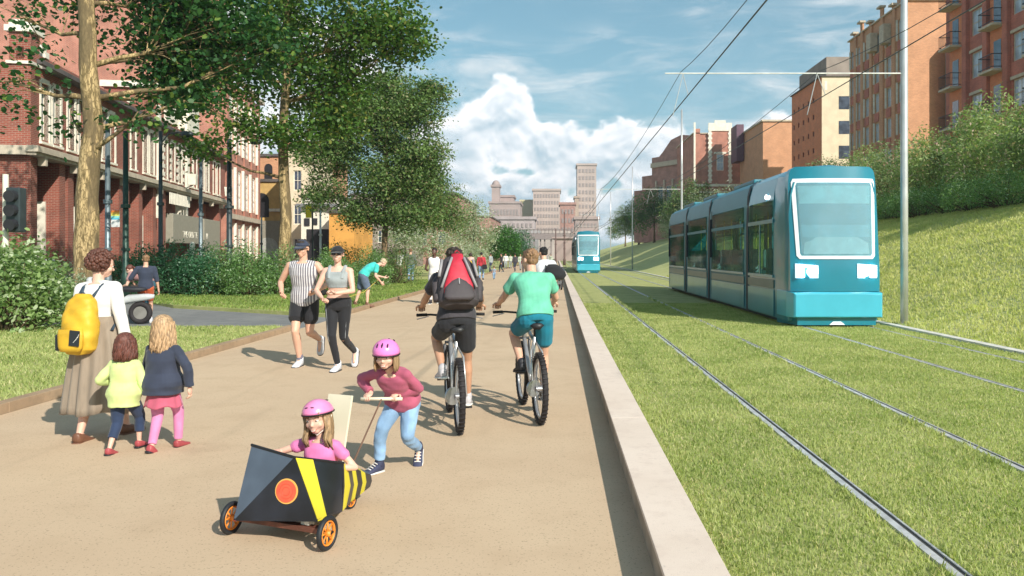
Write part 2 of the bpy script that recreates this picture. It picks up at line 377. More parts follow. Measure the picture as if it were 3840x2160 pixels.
# grass bank rising to the right, with mown ripples, then the hillside
def bankz(x, y):
    if x <= 7.56: return 0.0
    e = 3.30 + .08 * math.sin(y * .13)
    if x < 16: k = (x - 7.56) / 8.44; return e * (k * k * (3 - 2 * k) * .35 + k * .65)
    return e + (x - 16) * .27 if x < 30 else e + 14 * .27
def bank():
    xs = [7.56 + (16 - 7.56) * i / 30 for i in range(31)] + [17, 18, 19.5, 21, 25, 30, 60, 200]
    ys = [-10 + i * .8 for i in range(75)] + [50 + i * 4 for i in range(60)]
    V = []; F = []
    for y in ys:
        for x in xs: V.append((x, y, bankz(x, y) + (noise.noise((x * .9, y * .35, 0)) * .06 if 8 < x < 15.6 else 0)))
    n = len(xs)
    for j in range(len(ys) - 1):
        for i in range(n - 1): F.append((j * n + i, j * n + i + 1, (j + 1) * n + i + 1, (j + 1) * n + i))
    b = MB(); b.add(V, F); return struct(b.build('embankment', M_bank, smooth=True))
bank()
# grass blades: real leaves of grass, dense near the viewer and thinner with distance
def blades(name, n, sampler, h, wd, m, seed, zf):
    rs = np.random.RandomState(seed); x, y = sampler(rs, n); k = len(x)
    z = zf(x, y); d = np.sqrt(x * x + y * y); cl = .55 + .45 * np.sin(x * 3.1 + 2 * np.sin(y * 1.7)) * np.sin(y * 2.3 + np.sin(x * 2.9))
    hh = h * (.55 + .6 * rs.rand(k)) * (.75 + .5 * cl) * (1 + d * .03); ww = wd * (.7 + .6 * rs.rand(k)) * (1 + d * .09)
    a = rs.rand(k) * 2 * np.pi; la = rs.rand(k) * 2 * np.pi; ln = hh * (.2 + .7 * rs.rand(k))
    bx, by = np.cos(a) * ww / 2, np.sin(a) * ww / 2; lx, ly = np.cos(la) * ln, np.sin(la) * ln
    V = np.empty((k, 5, 3)); o = np.zeros(k)
    V[:, 0] = np.stack([x - bx, y - by, z - .005], 1); V[:, 1] = np.stack([x + bx, y + by, z - .005], 1)
    V[:, 2] = np.stack([x + bx * .7 + lx * .35, y + by * .7 + ly * .35, z + hh * .6], 1); V[:, 3] = np.stack([x + lx, y + ly, z + hh], 1)
    V[:, 4] = np.stack([x - bx * .7 + lx * .35, y - by * .7 + ly * .35, z + hh * .6], 1)
    F = np.arange(k * 5).reshape(k, 5); o = npmesh(name, V.reshape(-1, 3), F, m)
    return tag(o, kind='stuff')
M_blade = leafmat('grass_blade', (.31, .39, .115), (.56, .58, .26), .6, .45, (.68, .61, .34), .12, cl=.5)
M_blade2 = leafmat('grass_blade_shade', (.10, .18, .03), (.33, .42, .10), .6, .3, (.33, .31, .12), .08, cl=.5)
def s_track(rs, n):
    d = 3.2 * (26 / 3.2) ** rs.rand(n); x = .80 + rs.rand(n) * 6.56; y = d
    ok = np.ones(n, bool)
    for r_ in (2.0, 3.45, 5.42, 6.87): ok &= ~((x > r_ - .05) & (x < r_ + .07))
    ok &= (x < y * .63 + .3); return x[ok], y[ok]
tag(blades('track_grass_blades', 330000, s_track, .024, .0046, M_blade, 1, lambda x, y: np.zeros_like(x)), 'short sunlit green grass growing between the tram rails', 'grass')
def s_edge(rs, n):
    d = 3.0 * (30 / 3.0) ** rs.rand(n); k = rs.randint(0, 4, n); x = np.choose(k, [.785 + np.abs(rs.randn(n)) * .035, 1.95 - np.abs(rs.randn(n)) * .05, 2.07 + np.abs(rs.randn(n)) * .05, 3.40 - np.abs(rs.randn(n)) * .05]); ok = np.sin(d * 5.3) + np.sin(d * 13.1 + k) + rs.randn(n) * .5 > .2; return x[ok], d[ok]
tag(blades('edge_tufts', 16000, s_edge, .05, .005, M_blade, 7, lambda x, y: np.zeros_like(x)), 'longer grass tufts along the pale wall and the rails', 'grass')
def s_lawn(rs, n):
    y = 6 + rs.rand(n) * 10.6; x = -5.7 - rs.rand(n) * 9; ok = (x > -.72 * y); return x[ok], y[ok]
tag(blades('near_lawn_blades', 90000, s_lawn, .035, .006, M_blade, 2, lambda x, y: np.full_like(x, LZ)), 'short sunny green grass on the near lawn left of the path', 'grass')
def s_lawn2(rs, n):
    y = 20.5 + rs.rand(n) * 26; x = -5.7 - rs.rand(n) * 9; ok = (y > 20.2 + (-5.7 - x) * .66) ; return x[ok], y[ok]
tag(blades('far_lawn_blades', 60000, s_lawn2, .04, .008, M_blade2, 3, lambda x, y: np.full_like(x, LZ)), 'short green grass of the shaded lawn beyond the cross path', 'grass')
def s_bank(rs, n):
    x = 7.6 + rs.rand(n) * 8.6; y = 11 + rs.rand(n) ** 1.6 * 45; ok = (x < y * .66); return x[ok], y[ok]
def bz(x, y): return np.array([bankz(a, b) + (noise.noise((a * .9, b * .35, 0)) * .06 if 8 < a < 15.6 else 0) for a, b in zip(x, y)])
tag(blades('bank_grass_blades', 120000, s_bank, .05, .008, leafmat('bank_blade', (.52, .55, .20), (.72, .68, .34), .6, .5, (.68, .62, .30), .12, cl=.5), 4, bz), 'mown green grass on the slope behind the tram', 'grass')
# ---------------------------------------------------------------- buildings
B_red = brick('brick_red', (.29, .062, .038), (.20, .043, .03), (.30, .19, .14), var=.5)
B_salmon = brick('brick_salmon', (.42, .13, .08), (.34, .10, .062), (.5, .33, .26))
B_brown = brick('brick_brown', (.66, .31, .16), (.54, .24, .12), (.45, .3, .2), big=.08)
B_orange = brick('brick_orange', (.80, .22, .08), (.66, .16, .06), (.45, .28, .18), big=.08)
B_wine = brick('brick_wine', (.55, .14, .09), (.44, .11, .075), (.34, .2, .16))
B_pink = brick('brick_pink', (.40, .20, .16), (.34, .17, .14), (.42, .3, .26), .6, .3, .02)
M_cream = mat('cream_render', (.66, .55, .40), .85, var=.06, vs=1.2, bump=.1)
M_white = mat('white_trim', (.74, .69, .58), .75, var=.08, vs=3)
M_bone = mat('bone_trim', (.52, .44, .34), .8, var=.1, vs=3)
M_ochre = mat('ochre_render', (.56, .36, .13), .85, var=.1, vs=1.5)
M_orange = mat('orange_render', (.62, .30, .07), .85, var=.12, vs=.8)
M_grey = mat('grey_cladding', (.27, .22, .19), .8, var=.1, vs=1)
M_shop = mat('shop_taupe', (.30, .275, .215), .6, var=.05)
M_dark = mat('dark_void', (.016, .014, .018), .6, var=.2)
M_slate = mat('slate_roof', (.10, .085, .08), .8, var=.25, vs=2)
M_maroon = mat('maroon_paint', (.11, .025, .025), .6, var=.2)
M_signg = mat('sign_grey', (.20, .20, .21), .5, var=.1)
M_ink = mat('ink_black', (.02, .02, .025), .6)
M_glass = mat('window_glass', (.06, .08, .115), .08, var=.35, vs=1.5, spec=.9)
M_glassb = mat('window_glass_sky_tint', (.42, .50, .60), .1, var=.25, vs=.8, spec=.9)  # pale blue base carries the reflected sky in its colour
M_curtain = mat('curtain', (.33, .29, .22), .9, var=.25, vs=2, stretch=(9, 9, .4))
M_iron = mat('wrought_iron', (.03, .03, .032), .5, .5)
def facade(b, x0, x1, z0, z1, holes, y, dep, ax='x', flip=False):
    """flat wall in the plane y (or x when ax='y') with recessed rectangular openings"""
    xs = sorted({x0, x1, *[h[0] for h in holes], *[h[1] for h in holes]}); zs = sorted({z0, z1, *[h[2] for h in holes], *[h[3] for h in holes]})
    P = (lambda u, v, k: (u, k, v)) if ax == 'x' else (lambda u, v, k: (k, u, v))
    for i in range(len(xs) - 1):
        run = None
        for j in range(len(zs) - 1):
            cx, cz = (xs[i] + xs[i + 1]) / 2, (zs[j] + zs[j + 1]) / 2
            if any(h[0] < cx < h[1] and h[2] < cz < h[3] for h in holes): continue
            b.add([P(xs[i], zs[j], y), P(xs[i + 1], zs[j], y), P(xs[i + 1], zs[j + 1], y), P(xs[i], zs[j + 1], y)], [(0, 1, 2, 3)])
    for a, c, d, e in holes:
        q = [P(a, d, y), P(c, d, y), P(c, e, y), P(a, e, y), P(a, d, y + dep), P(c, d, y + dep), P(c, e, y + dep), P(a, e, y + dep)]
        b.add(q, [(0, 1, 5, 4), (1, 2, 6, 5), (2, 3, 7, 6), (3, 0, 4, 7), (4, 5, 6, 7)])
def win_tpl(w_, h, fm, gm, fr=.06, bars=(0, 1), dep=.06, sill=None, ax='x'):
    b = MB(); r = lambda a, c, d, e, y0=-dep / 2, y1=dep / 2: (b.b2(a, c, y0, y1, d, e) if ax == 'x' else b.b2(y0, y1, a, c, d, e))
    r(-w_ / 2, -w_ / 2 + fr, 0, h); r(w_ / 2 - fr, w_ / 2, 0, h); r(-w_ / 2 + fr, w_ / 2 - fr, 0, fr); r(-w_ / 2 + fr, w_ / 2 - fr, h - fr, h)
    for k in range(bars[0]): x = -w_ / 2 + w_ * (k + 1) / (bars[0] + 1); r(x - fr * .3, x + fr * .3, fr, h - fr, -dep * .3, dep * .3)
    for k in range(bars[1]): z = h * (k + 1) / (bars[1] + 1); r(-w_ / 2 + fr, w_ / 2 - fr, z - fr * .35, z + fr * .35, -dep * .4, dep * .4)
    f = b.build('window', fm); b = MB()
    if ax == 'x': b.b2(-w_ / 2 + .02, w_ / 2 - .02, -.008, .008, .02, h - .02)
    else: b.b2(-.008, .008, -w_ / 2 + .02, w_ / 2 - .02, .02, h - .02)
    b.build('pane', gm, f); f['tpl'] = 1; return f
TPL = []
def put(tpl, parent, x, y, z):
    if tpl.get('used') is None: o = tpl; tpl['used'] = 1
    else: o = dup(tpl)
    o.parent = parent; o.location = (x, y, z); return o
def fin_tpl():
    for o in list(bpy.data.objects):
        for k in ('tpl', 'used'):
            if k in o: del o[k]
# ---- long red shop building on the left
def left_building():
    t = thing('shop_building', 'long two storey red brick shop building with cream cornice behind the hedges', 'building', (-21.3, 32.4, 0), math.atan2(1, -.177))
    def T(u, off=0):
        k = (u - VX) / FP; q = (-21.3 - 32.4 * k) / (k + .177); return q * 1.0155 + off
    L = T(566)
    wins = [T(u) for u in (112, 141, 178, 205, 262, 281, 334, 365, 381, 415, 434, 452, 479, 490, 509, 521, 539, 549)]
    b = MB(); holes = [(x - .37, x + .37, 6.4, 8.75) for x in wins]
    facade(b, 0, L, 5.6, 9.3, holes, 0, .32)
    facade(b, 0, 14, 0, 9.3, [(2.5, 3.2, 6.6, 8.7), (4.4, 5.1, 6.6, 8.7)], 0, .3, ax='y')
    # body behind the face, set back so that no two faces share a plane
    b.b2(.35, L, .34, 13.9, 5.6, 9.28); b.b2(.35, L, 1.25, 13.9, 0, 5.6)
    piers = [0.0, T(150), T(172), T(235), T(300), T(316), T(350), T(386), T(410), T(502), T(552)]
    for i, x in enumerate(piers): b.b2(x + .02, x + .62, .02, 1.25, 0, 5.58)
    b.b2(0.62, L, 1.0, 1.25, 4.3, 5.58)
    b.b2(0, .8, 0.001, .8, 9.3, 10.6); b.b2(0, L, .25, .55, 9.5, 10.0)
    b.build('wall', B_red, t)
    b = MB()
    b.b2(-.32, L, -.34, 1.2, 5.60, 5.72); b.b2(-.42, L, -.46, 0, 5.72, 5.98); b.b2(-.36, 0, 0, 14, 5.60, 5.98)
    x = .6
    while x < L: b.b2(x, x + .22, -.30, -.003, 5.25, 5.6); x += 3.1
    b.b2(-.28, 0, 1.2, 2.1, 5.25, 5.6)
    b.build('cornice', M_bone, t, bevel=.02)
    b = MB(); b.b2(0.8, L, -.35, .6, 9.3, 9.5); b.b2(-.3, L, -.55, -.35, 9.28, 9.46); b.build('eave', M_slate, t)
    b = MB()
    MB().b2(-.10, .88, -.10, .88, 9.3, 9.42).build('pier_band', M_white, t)
    for z0, z1, e in ((10.6, 10.85, .12), (10.85, 11.1, .0)): b.b2(-e - .02, .8 + e, -e - .02, .8 + e, z0, z1)
    b.build('pier_cap', M_white, t)
    for x in [2 + 3.4 * i for i in range(0, int(L / 3.4), 3)]:
        b = MB(); b.b2(x - .18, x + .18, .2, .6, 10.0, 10.25); b.ell((x, .4, 10.4), (.17, .17, .2), n=10, m=6); b.build('parapet_ball', M_white, t)
    ft = win_tpl(.74, 2.35, M_white, M_glass, .055, (0, 1)); sb = MB()
    for x in wins:
        put(ft, t, x, .2, 6.4)
    for x in wins:     # pale stone surround of each window
        sb.b2(x - .37 - .10, x - .37, -.05, .10, 6.3, 8.85); sb.b2(x + .37, x + .37 + .13, -.06, .31, 6.3, 8.85); sb.b2(x - .37, x + .37, -.05, .05, 8.755, 8.95); sb.b2(x - .5, x + .52, -.12, .1, 6.2, 6.295)
    each(sb, 4, 'stone_surround', M_white, t); sb = MB()
    for u in (396, 467): x = T(u); sb.b2(x - .2, x + .2, -.16, -.003, 5.98, 10.6); sb.b2(x - .2, x + .2, -.1, .6, 3.8, 5.24)
    each(sb, 1, 'pilaster', M_white, t); sb = MB()
    for u in (409, 427, 444, 460):
        for k in range(5): x = T(u); sb.b2(x - .22, x + .22, -.09, -.062, 6.45 + k * .5, 6.7 + k * .5)
    each(sb, 1, 'quoin', M_white, t)
    # shop fronts
    opens = [(T(92), T(148)), (T(172) + .6, T(233)), (T(318), T(349)), (T(356), T(384))]
    for i, (a, c) in enumerate(opens):
        s = MB().b2(a + .2, c, .92, .99, 3.55, 4.2).build('shop_sign', M_signg, t, bevel=.01)
        MB().b2(a + .2, c, .88, .99, 3.42, 3.54).build('sign_sill', M_bone, s)
        if i < 2: txt('lettering', 'OFFICES' if i == 0 else 'OFFICE', .34, M_ink, s, ((a + c) / 2 - .1, .915, 3.72), (R(90), 0, 0))
        d = MB().b2(a + .2, c, 1.10, 1.2, 0.05, 3.42).build('shop_window', M_dark, t)
        MB().b2(a + .2 + (c - a) * .38, c - .1, 1.04, 1.095, .1, 2.9).build('curtain', M_curtain, d)
        MB().b2(c + .0, c + .12, .55, 1.05, 0, 3.9).build('door_jamb', M_white, t)
    aw = MB(); a, c = T(425), T(500); aw.b2(a, c, -.25, .9, 2.35, 4.2); o = aw.build('shop_board', M_shop, t, bevel=.02)
    txt('lettering', 'THE OLD TE', .62, M_white, o, ((a * .45 + c * .55), -.262, 2.72), (R(90), 0, 0))
    a, c = T(505), T(545); o = MB().b2(a, c, -.25, .9, 0.3, 4.2).build('shop_board', M_shop, t, bevel=.02)
    txt('lettering', 'N', .62, M_white, o, (a + .7, -.262, 2.72), (R(90), 0, 0))
    # striped awning valance and hanging lanterns
    b = MB(); a, c = T(409), T(462); n = 14
    for k in range(n): x = a + (c - a) * (k + .3) / n; b.b2(x, x + (c - a) / n * .45, -.42, -.36, 4.75, 5.45)
    each(b, 1, 'valance_strip', M_white, t)
    for u in (444, 541):
        x = T(u); l = MB().box((x, -1.0, 6.5), (.42, .42, .7), taper=1.25).build('wall_lantern', M_white, t); MB().tube([(x, -.05, 6.1), (x, -.6, 5.95), (x, -1, 6.12)], .03).build('bracket', M_iron, l)
    # gabled dormer with pale parapet box
    b = MB(); x = T(455); b.b2(x - 2, x + 2, .6, 4, 9.5, 12.2); b.build('dormer', B_red, t)
    b = MB(); b.b2(x - 2.2, x + 2.2, .4, 4.2, 12.2, 12.6); b.b2(x - 1.6, x + 1.7, .45, .59, 10.2, 11.9); b.b2(T(482) - 1, T(482) + 1.6, -.1, 2.2, 10.1, 12.6); each(b, 1, 'dormer_trim', M_white, t)
def txt(name, s, size, m, parent, loc, rot, ext=.012):
    cu = bpy.data.curves.new(name, 'FONT'); cu.body = s; cu.size = size; cu.extrude = ext; cu.align_x = 'CENTER'; cu.space_character = 1.05
    o = bpy.data.objects.new(name, cu); dg = bpy.context.evaluated_depsgraph_get(); C.objects.link(o); bpy.context.view_layer.update()
    me = bpy.data.meshes.new_from_object(o.evaluated_get(bpy.context.evaluated_depsgraph_get())); C.objects.unlink(o); bpy.data.objects.remove(o)
    o = bpy.data.objects.new(name, me); me.materials.clear(); me.materials.append(m); C.objects.link(o); o.parent = parent; o.location = loc; o.rotation_euler = rot; return o
left_building()
def tall_left():
    r = math.atan2(1, -.177); t = thing('brick_warehouse', 'tall salmon brick building with white framed windows rising behind the shop building', 'building', (-27.3, 66.1, 0), r)
    L = 14.8; b = MB(); rows = [(1.2, 4.2), (5.6, 9.0), (10.4, 12.4), (13.2, 15.2)]; cols = [2.0, 5.2, 8.4, 11.6]
    facade(b, 0, L, 0, 16.4, [(x - .75, x + .75, a, c) for x in cols for a, c in rows], 0, .4)
    b.b2(0.0, L, .42, 6, 0, 16.38)
    for x in (0, 3.6, 6.8, 10.0, 13.4): b.b2(x, x + .45, -.10, -.003, 0, 16.6)
    wy = 3.6
    facade(b, .003, 30, 0, 26, [(wy - .0, wy + 1.5, 13.6, 16.2), (wy + 8, wy + 9.5, 13.6, 16.2)], 0.001, .35, ax='y')
    b.b2(.4, L, 6.0, 40, 0, 26)
    b.build('wall', B_salmon, t)
    tp = {}
    for x in cols:
        for a, c in rows:
            k = round(c - a, 2)
            if k not in tp: tp[k] = win_tpl(1.5, c - a, M_white, M_glassb if a > 5 else M_glass, .2, (1, 2), .12)
            put(tp[k], t, x, .14, a)
    q = MB(); [q.b2(x + .76, x + 1.0, -.22, .0 - .004, a - .1, c + .1) for x in cols for a, c in rows]; each(q, 1, 'window_surround', M_white, t)
    w1 = win_tpl(1.5, 2.6, M_white, M_glassb, .13, (2, 2), .1, ax='y'); put(w1, t, .1, wy + .75, 13.6); put(w1, t, .1, wy + 8.75, 13.6)
    b = MB(); b.b2(-.1, L, -.45, .0, 16.6, 16.9); b.build('cornice', M_bone, t); MB().b2(0, L, -.4, -.01, 4.6, 5.0).build('string_course', M_bone, t)
tall_left()
def block(name, label, loc, W, D, H, wm, rows, cols, ww, wh, rotz=0, trim=None, tm=None, fm=None, gm=None, side=None, z0=0, extra=None, cat='building', bars=(1, 1), fr=.08, dep=.25, roof=None, cap=.3):
    t = thing(name, label, cat, loc, rotz); b = MB()
    holes = [(x - ww / 2, x + ww / 2, z, z + wh) for x in cols for z in rows]
    facade(b, 0, W, z0, H, holes, 0, dep); b.b2(0.003, W - .003, dep + .02, D, z0, H - .003)
    b.b2(-.002, 0.0, 0, dep + .02, z0, H); b.b2(W, W + .002, 0, dep + .02, z0, H)
    if extra: extra(b, t)
    b.build('wall', wm, t)
    if cols and rows:
        tp = win_tpl(ww, wh, fm or M_white, gm or M_glass, fr, bars, .08)
        for x in cols:
            for z in rows: put(tp, t, x, dep * .5, z)
    if cap: b = MB(); b.b2(-.2, W + .2, -.2, D + .2, H, H + cap); b.build('roof', roof or M_slate, t)
    return t
# ---- low buildings seen between the trees on the left
def arch(b, x, z, w_, h, y0, y1, n=8):
    poly = [(x - w_ / 2, z), (x + w_ / 2, z)] + [(x + w_ / 2 * math.cos(a), z + h - w_ / 2 + w_ / 2 * math.sin(a)) for a in [math.pi * k / n for k in range(n + 1)]]
    vs = [(p[0], y0, p[1]) for p in poly] + [(p[0], y1, p[1]) for p in poly]; m = len(poly)
    b.add(vs, [tuple(range(m)), tuple(range(2 * m - 1, m - 1, -1))] + [(i, m + i, m + (i + 1) % m, (i + 1) % m) for i in range(m)])
def left_far():
    t = block('brick_house', 'narrow brown brick house with a tall dark arched window behind the ochre front', (-34.6, 90, 0), 8.0, 12, 12.6, B_brown, [], [], 1, 1)
    b = MB(); arch(b, 2.2, 8.9, .9, 2.9, -.04, .05); b.build('arched_window', M_dark, t); MB().b2(4.0, 4.5, -.2, -.01, 8.5, 12.0).build('downpipe', M_white, t); MB().b2(3.5, 8, 0.3, 6, 12.9, 14.4).build('chimney_block', B_brown, t)
    t = block('ochre_shop', 'ochre rendered front with an arched doorway above a grey shutter', (-33.2, 86, 0), 4.3, 3.5, 9.4, M_ochre, [], [], 1, 1)
    b = MB(); arch(b, 1.5, 5.6, 1.6, 2.6, -.05, .04); b.build('arched_window', M_dark, t); MB().b2(2.4, 3.6, -.3, -.01, 6.2, 6.5).build('sign', M_white, t)
    MB().b2(-.1, 4.5, -.35, -.02, 0, 5.2).build('shutter', M_shop, t); b = MB(); arch(b, 2.3, 0, 2.2, 3.4, -.42, -.36); b.build('shutter_arch', mat('shop_pale', (.42, .42, .38), .7), t)
    block('cream_house', 'slim cream three storey house just right of the second tree trunk', (-26.9, 80, 0), 2.0, 9, 12.2, M_cream, [1.2, 4.6, 8.0], [1.0], .8, 2.0, gm=M_glass)
    t = block('white_shop', 'white shop front with a wide black opening beside the orange wall', (-23.3, 73, 0), 3.2, 8, 6.8, M_white, [], [], 1, 1, cap=.2)
    MB().b2(.5, 2.75, -.05, .04, 0, 3.9).build('opening', M_dark, t); MB().b2(-.3, 3.5, -.6, -.06, 5.9, 6.2).build('canopy', M_signg, t)
    b = MB(); b.b2(.3, .8, -.09, -.06, 4.2, 4.9); b.b2(1.1, 1.5, -.09, -.06, 4.3, 4.9); each(b, 1, 'sign_mark', M_ink, t)
    block('orange_house', 'bright orange rendered low house behind the shrubs', (-19.9, 70, 0), 2.2, 7, 5.2, M_orange, [], [], .9, 1.4)
    block('grey_house', 'grey gabled house with a small red sign above the white shop', (-24.5, 96, 0), 7, 9, 8.6, M_grey, [3, 6], [1.5, 3.5, 5.5], .9, 1.5)
    block('pink_terrace', 'pinkish brick terrace glimpsed through the far left trees', (-27.0, 120, 0), 12, 30, 10.5, B_pink, [3, 6.4], [1.5, 4.2, 7, 9.8], 1.2, 2)
    block('pink_terrace', 'far brown brick terrace at the end of the tree row', (-24.0, 170, 0), 10, 30, 9.5, B_pink, [2.4, 5.6], [1.5, 4.2, 7], 1.2, 2)
left_far()
# ---- right hand buildings on the hill
def right_side():
    rz = -math.pi / 2; zb = 5.0
    cols = [4.6, 9.85]; rows = [8.15 + 3.05 * k for k in range(7)]
    def ex(b, t):
        for x in (3.2, 6.0, 8.5, 11.3, 13.6): b.b2(x - .28, x + .28, -.28, -.003, zb, 31)
    t = block('red_apartments', 'red brick apartment block with iron balconies at the right edge above the shrubs', (30, 61.6, 0), 16, 4, 31, B_wine, rows, cols, 1.7, 1.85, rz, z0=zb, extra=ex, gm=M_glassb, fm=M_bone, bars=(1, 1))
    b = MB()
    for x in cols:
        for z in rows: b.b2(x - 1.0, x + 1.0, -.1, -.004, z + 1.88, z + 2.08)
    each(b, 1, 'lintel', M_bone, t)
    b = MB()
    for x in (1.6, 7.3, 12.5): b.b2(x - .95, x + .95, -.06, -.004, zb, 31)
    each(b, 1, 'balcony_sunlit_strip', B_orange, t)  # orange strips behind the balconies: sunlit tone put into the brick colour
    for x in (1.6, 7.3, 12.5):
        for z in rows:
            bl = MB().b2(x - .9, x + .9, -.95, -.07, z - .35, z - .2).build('balcony', M_bone, t)
            q = MB()
            for zz in (z - .1, z + .75): q.b2(x - .88, x + .88, -.93, -.89, zz, zz + .05); q.b2(x - .88, x - .84, -.93, -.1, zz, zz + .05); q.b2(x + .84, x + .88, -.93, -.1, zz, zz + .05)
            for k in range(13): q.b2(x - .88 + k * .143, x - .865 + k * .143, -.92, -.90, z - .1, z + .75)
            q.build('railing', M_iron, bl)
            MB().b2(x - .45, x + .45, -.085, -.065, z - .18, z + 1.9).build('balcony_door', M_glass, t)
    cols = [.8, 2.5, 4.5, 6.9, 9.6, 12.0]; rows = [9.4, 12.15, 14.9, 17.65, 20.4]
    def ex2(b, t):
        for i, x in enumerate((1.7, 3.5, 5.7, 8.3, 10.9)): b.b2(x - .30, x + .30, -.16, -.003, zb, 23.6 + (i % 2) * .6)
        b.b2(8.5, 13.4, 1.2, 10, 23.3, 26.5)
    t = block('brown_apartments', 'tall orange brown apartment block with brick pilasters behind the silver mast', (30, 81.8, 0), 13.4, 3.2, 23.3, B_brown, rows, cols, .95, 1.75, rz, z0=zb, extra=ex2, gm=M_glassb, fm=M_bone, cap=.12, roof=M_bone)
    b = MB()
    for x in cols:
        for z in rows[:-1]: b.b2(x - .5, x + .5, -.06, -.004, z + 1.85, z + 2.65)
    each(b, 1, 'spandrel', B_wine, t)
    b = MB()
    for i, x in enumerate((1.7, 3.5, 5.7, 8.3, 10.9)): z = 23.6 + (i % 2) * .6; b.b2(x - .42, x + .42, -.45, .1, z, z + .18)
    for x in (6.6, 9.6): b.b2(x - .5, x + .5, -.7, -.02, 20.6, 22.3)
    each(b, 1, 'pilaster_cap', M_bone, t)
    b = MB(); b.b2(13.9, 14.9, 3.0, 8.5, zb, 19.5); b.build('stair_tower', M_grey, t); q = MB(); [q.b2(x - .60, x - .49, -.14, -.004, z - .05, z + 1.8) for x in cols for z in rows]; each(q, 1, 'window_surround', M_white, t)
    b = MB(); b.b2(11.5, 13.2, 3.25, 11, zb, 24); b.build('rear_wing', B_brown, t)
    # small red block with cream end wall
    cols = [1.0, 2.9, 4.8, 6.7, 8.6]; rows = [9.5 + 1.95 * k for k in range(6)]
    t = block('cream_end_apartments', 'red apartment block with a cream end wall and grey set back top storey', (30, 102, 0), 11.5, 9, 21.7, B_orange, rows, cols, .55, .6, rz, z0=zb, gm=M_dark, cap=.1, fm=M_maroon)
    b = MB(); facade(b, .003, 8.8, zb, 21.75, [(1.9, 3.2, z, z + 1.5) for z in (9.6, 12.4, 15.2, 18.0)], 11.53, -.02, ax='y'); b.build('cream_wall', M_cream, t)
    b = MB()
    for z in (9.6, 12.4, 15.2, 18.0): b.b2(11.513, 11.55, 1.94, 3.16, z + .02, z + 1.48)
    each(b, 1, 'end_window', M_glass, t); MB().b2(1.2, 11.3, .6, 8, 21.8, 24.0).build('set_back_storey', M_grey, t); MB().b2(9.4, 11.55, .3, .6, 20.2, 21.2).build('balcony', M_white, t)
    block('plain_brick_block', 'plain windowless brown brick block left of the cream end wall', (28.9, 112, 0), 6.5, 14, 20.2, B_brown, [15.2], [5.2], .7, .5, z0=4, cap=.25, roof=M_bone)
    block('purple_stair_block', 'small dark purple rooftop block behind the plain brick block', (27.7, 123, 0), 1.1, 4, 21.6, mat('purple_clad', (.12, .06, .09), .7), [], [], 1, 1, z0=16, cap=0)
    # ornate red hall with pale gothic trim
    def ex3(b, t): b.b2(2.4, 6.0, -.35, -.003, 4, 22.6); b.b2(.0, 1.0, -.2, -.003, 4, 22.0)
    t = block('ornate_brick_hall', 'red brick hall with pale stone trimmed gable bay above the big tram', (22.3, 130, 0), 11.2, 18, 21.2, B_salmon, [], [], 1, 1, z0=4, extra=ex3, cap=.15, roof=M_bone)
    b = MB()
    for x in (2.35, 5.6):
        b.b2(x, x + .45, -.45, -.352, 13.2, 22.6)
        for k in range(12): b.b2(x - .12, x + .57, -.48, -.355, 13.5 + k * .75, 13.8 + k * .75)
    b.b2(2.3, 6.1, -.5, -.35, 21.6, 22.9); b.b2(3.3, 5.1, -.5, -.36, 22.9, 23.3); b.b2(3.2, 5.2, -.45, -.355, 17.9, 18.2); b.b2(0, 11.2, -.5, -.005, 12.6, 13.0); b.b2(0, 11.2, -.45, -.005, 11.6, 11.8); b.b2(-.05, .25, -.3, -.2, 4, 23); b.b2(9.6, 10.4, -.1, -.005, 13.6, 15.6); b.b2(6.2, 11.2, -.06, -.003, 19.0, 20.9)
    b.build('stone_trim', M_white, t); f = win_tpl(1.1, 2.6, M_white, M_glassb, .08, (1, 1)); put(f, t, 4.2, -.38, 15.2); MB().b2(9.8, 10.2, -.13, -.101, 13.9, 15.3).build('slit_window', M_glass, t)
    # pink gabled hall, seen at an angle
    t = thing('gabled_hall', 'hazy pinkish gabled brick hall with slim white columns left of the ornate hall', 'building', (18.6, 156, 0), R(-59)); W = 12.5
    b = MB(); b.b2(0, W, 0, 14, 4, 20.4)
    poly = [(2.2, 20.4), (W, 20.4), (W, 23.2), (8.8, 23.8), (5.8, 23.2), (3.4, 21.2)]; vs = [(x, 0, z) for x, z in poly] + [(x, 12, z) for x, z in poly]; n = len(poly)
    b.add(vs, [tuple(range(n)), tuple(range(2 * n - 1, n - 1, -1))] + [(i, n + i, n + (i + 1) % n, (i + 1) % n) for i in range(n)]); b.b2(-4.5, -.02, 1, 12, 4, 17.2); b.b2(-8.5, -4.52, 2, 12, 4, 14.6)
    b.build('wall', B_pink, t); b = MB()
    for x in (1.5, 4.0, 6.5, 9.0, 11.4): b.b2(x - .2, x + .2, -.25, -.01, 9.5, 15.8)
    b.b2(0, W, -.35, -.01, 18.4, 19.3); each(b, 1, 'white_column', M_bone, t)
    f = win_tpl(1.5, 4.6, M_bone, M_glass, .1, (1, 2))
    for x in (2.75, 5.25, 7.75, 10.2): put(f, t, x, -.03, 10)
right_side()
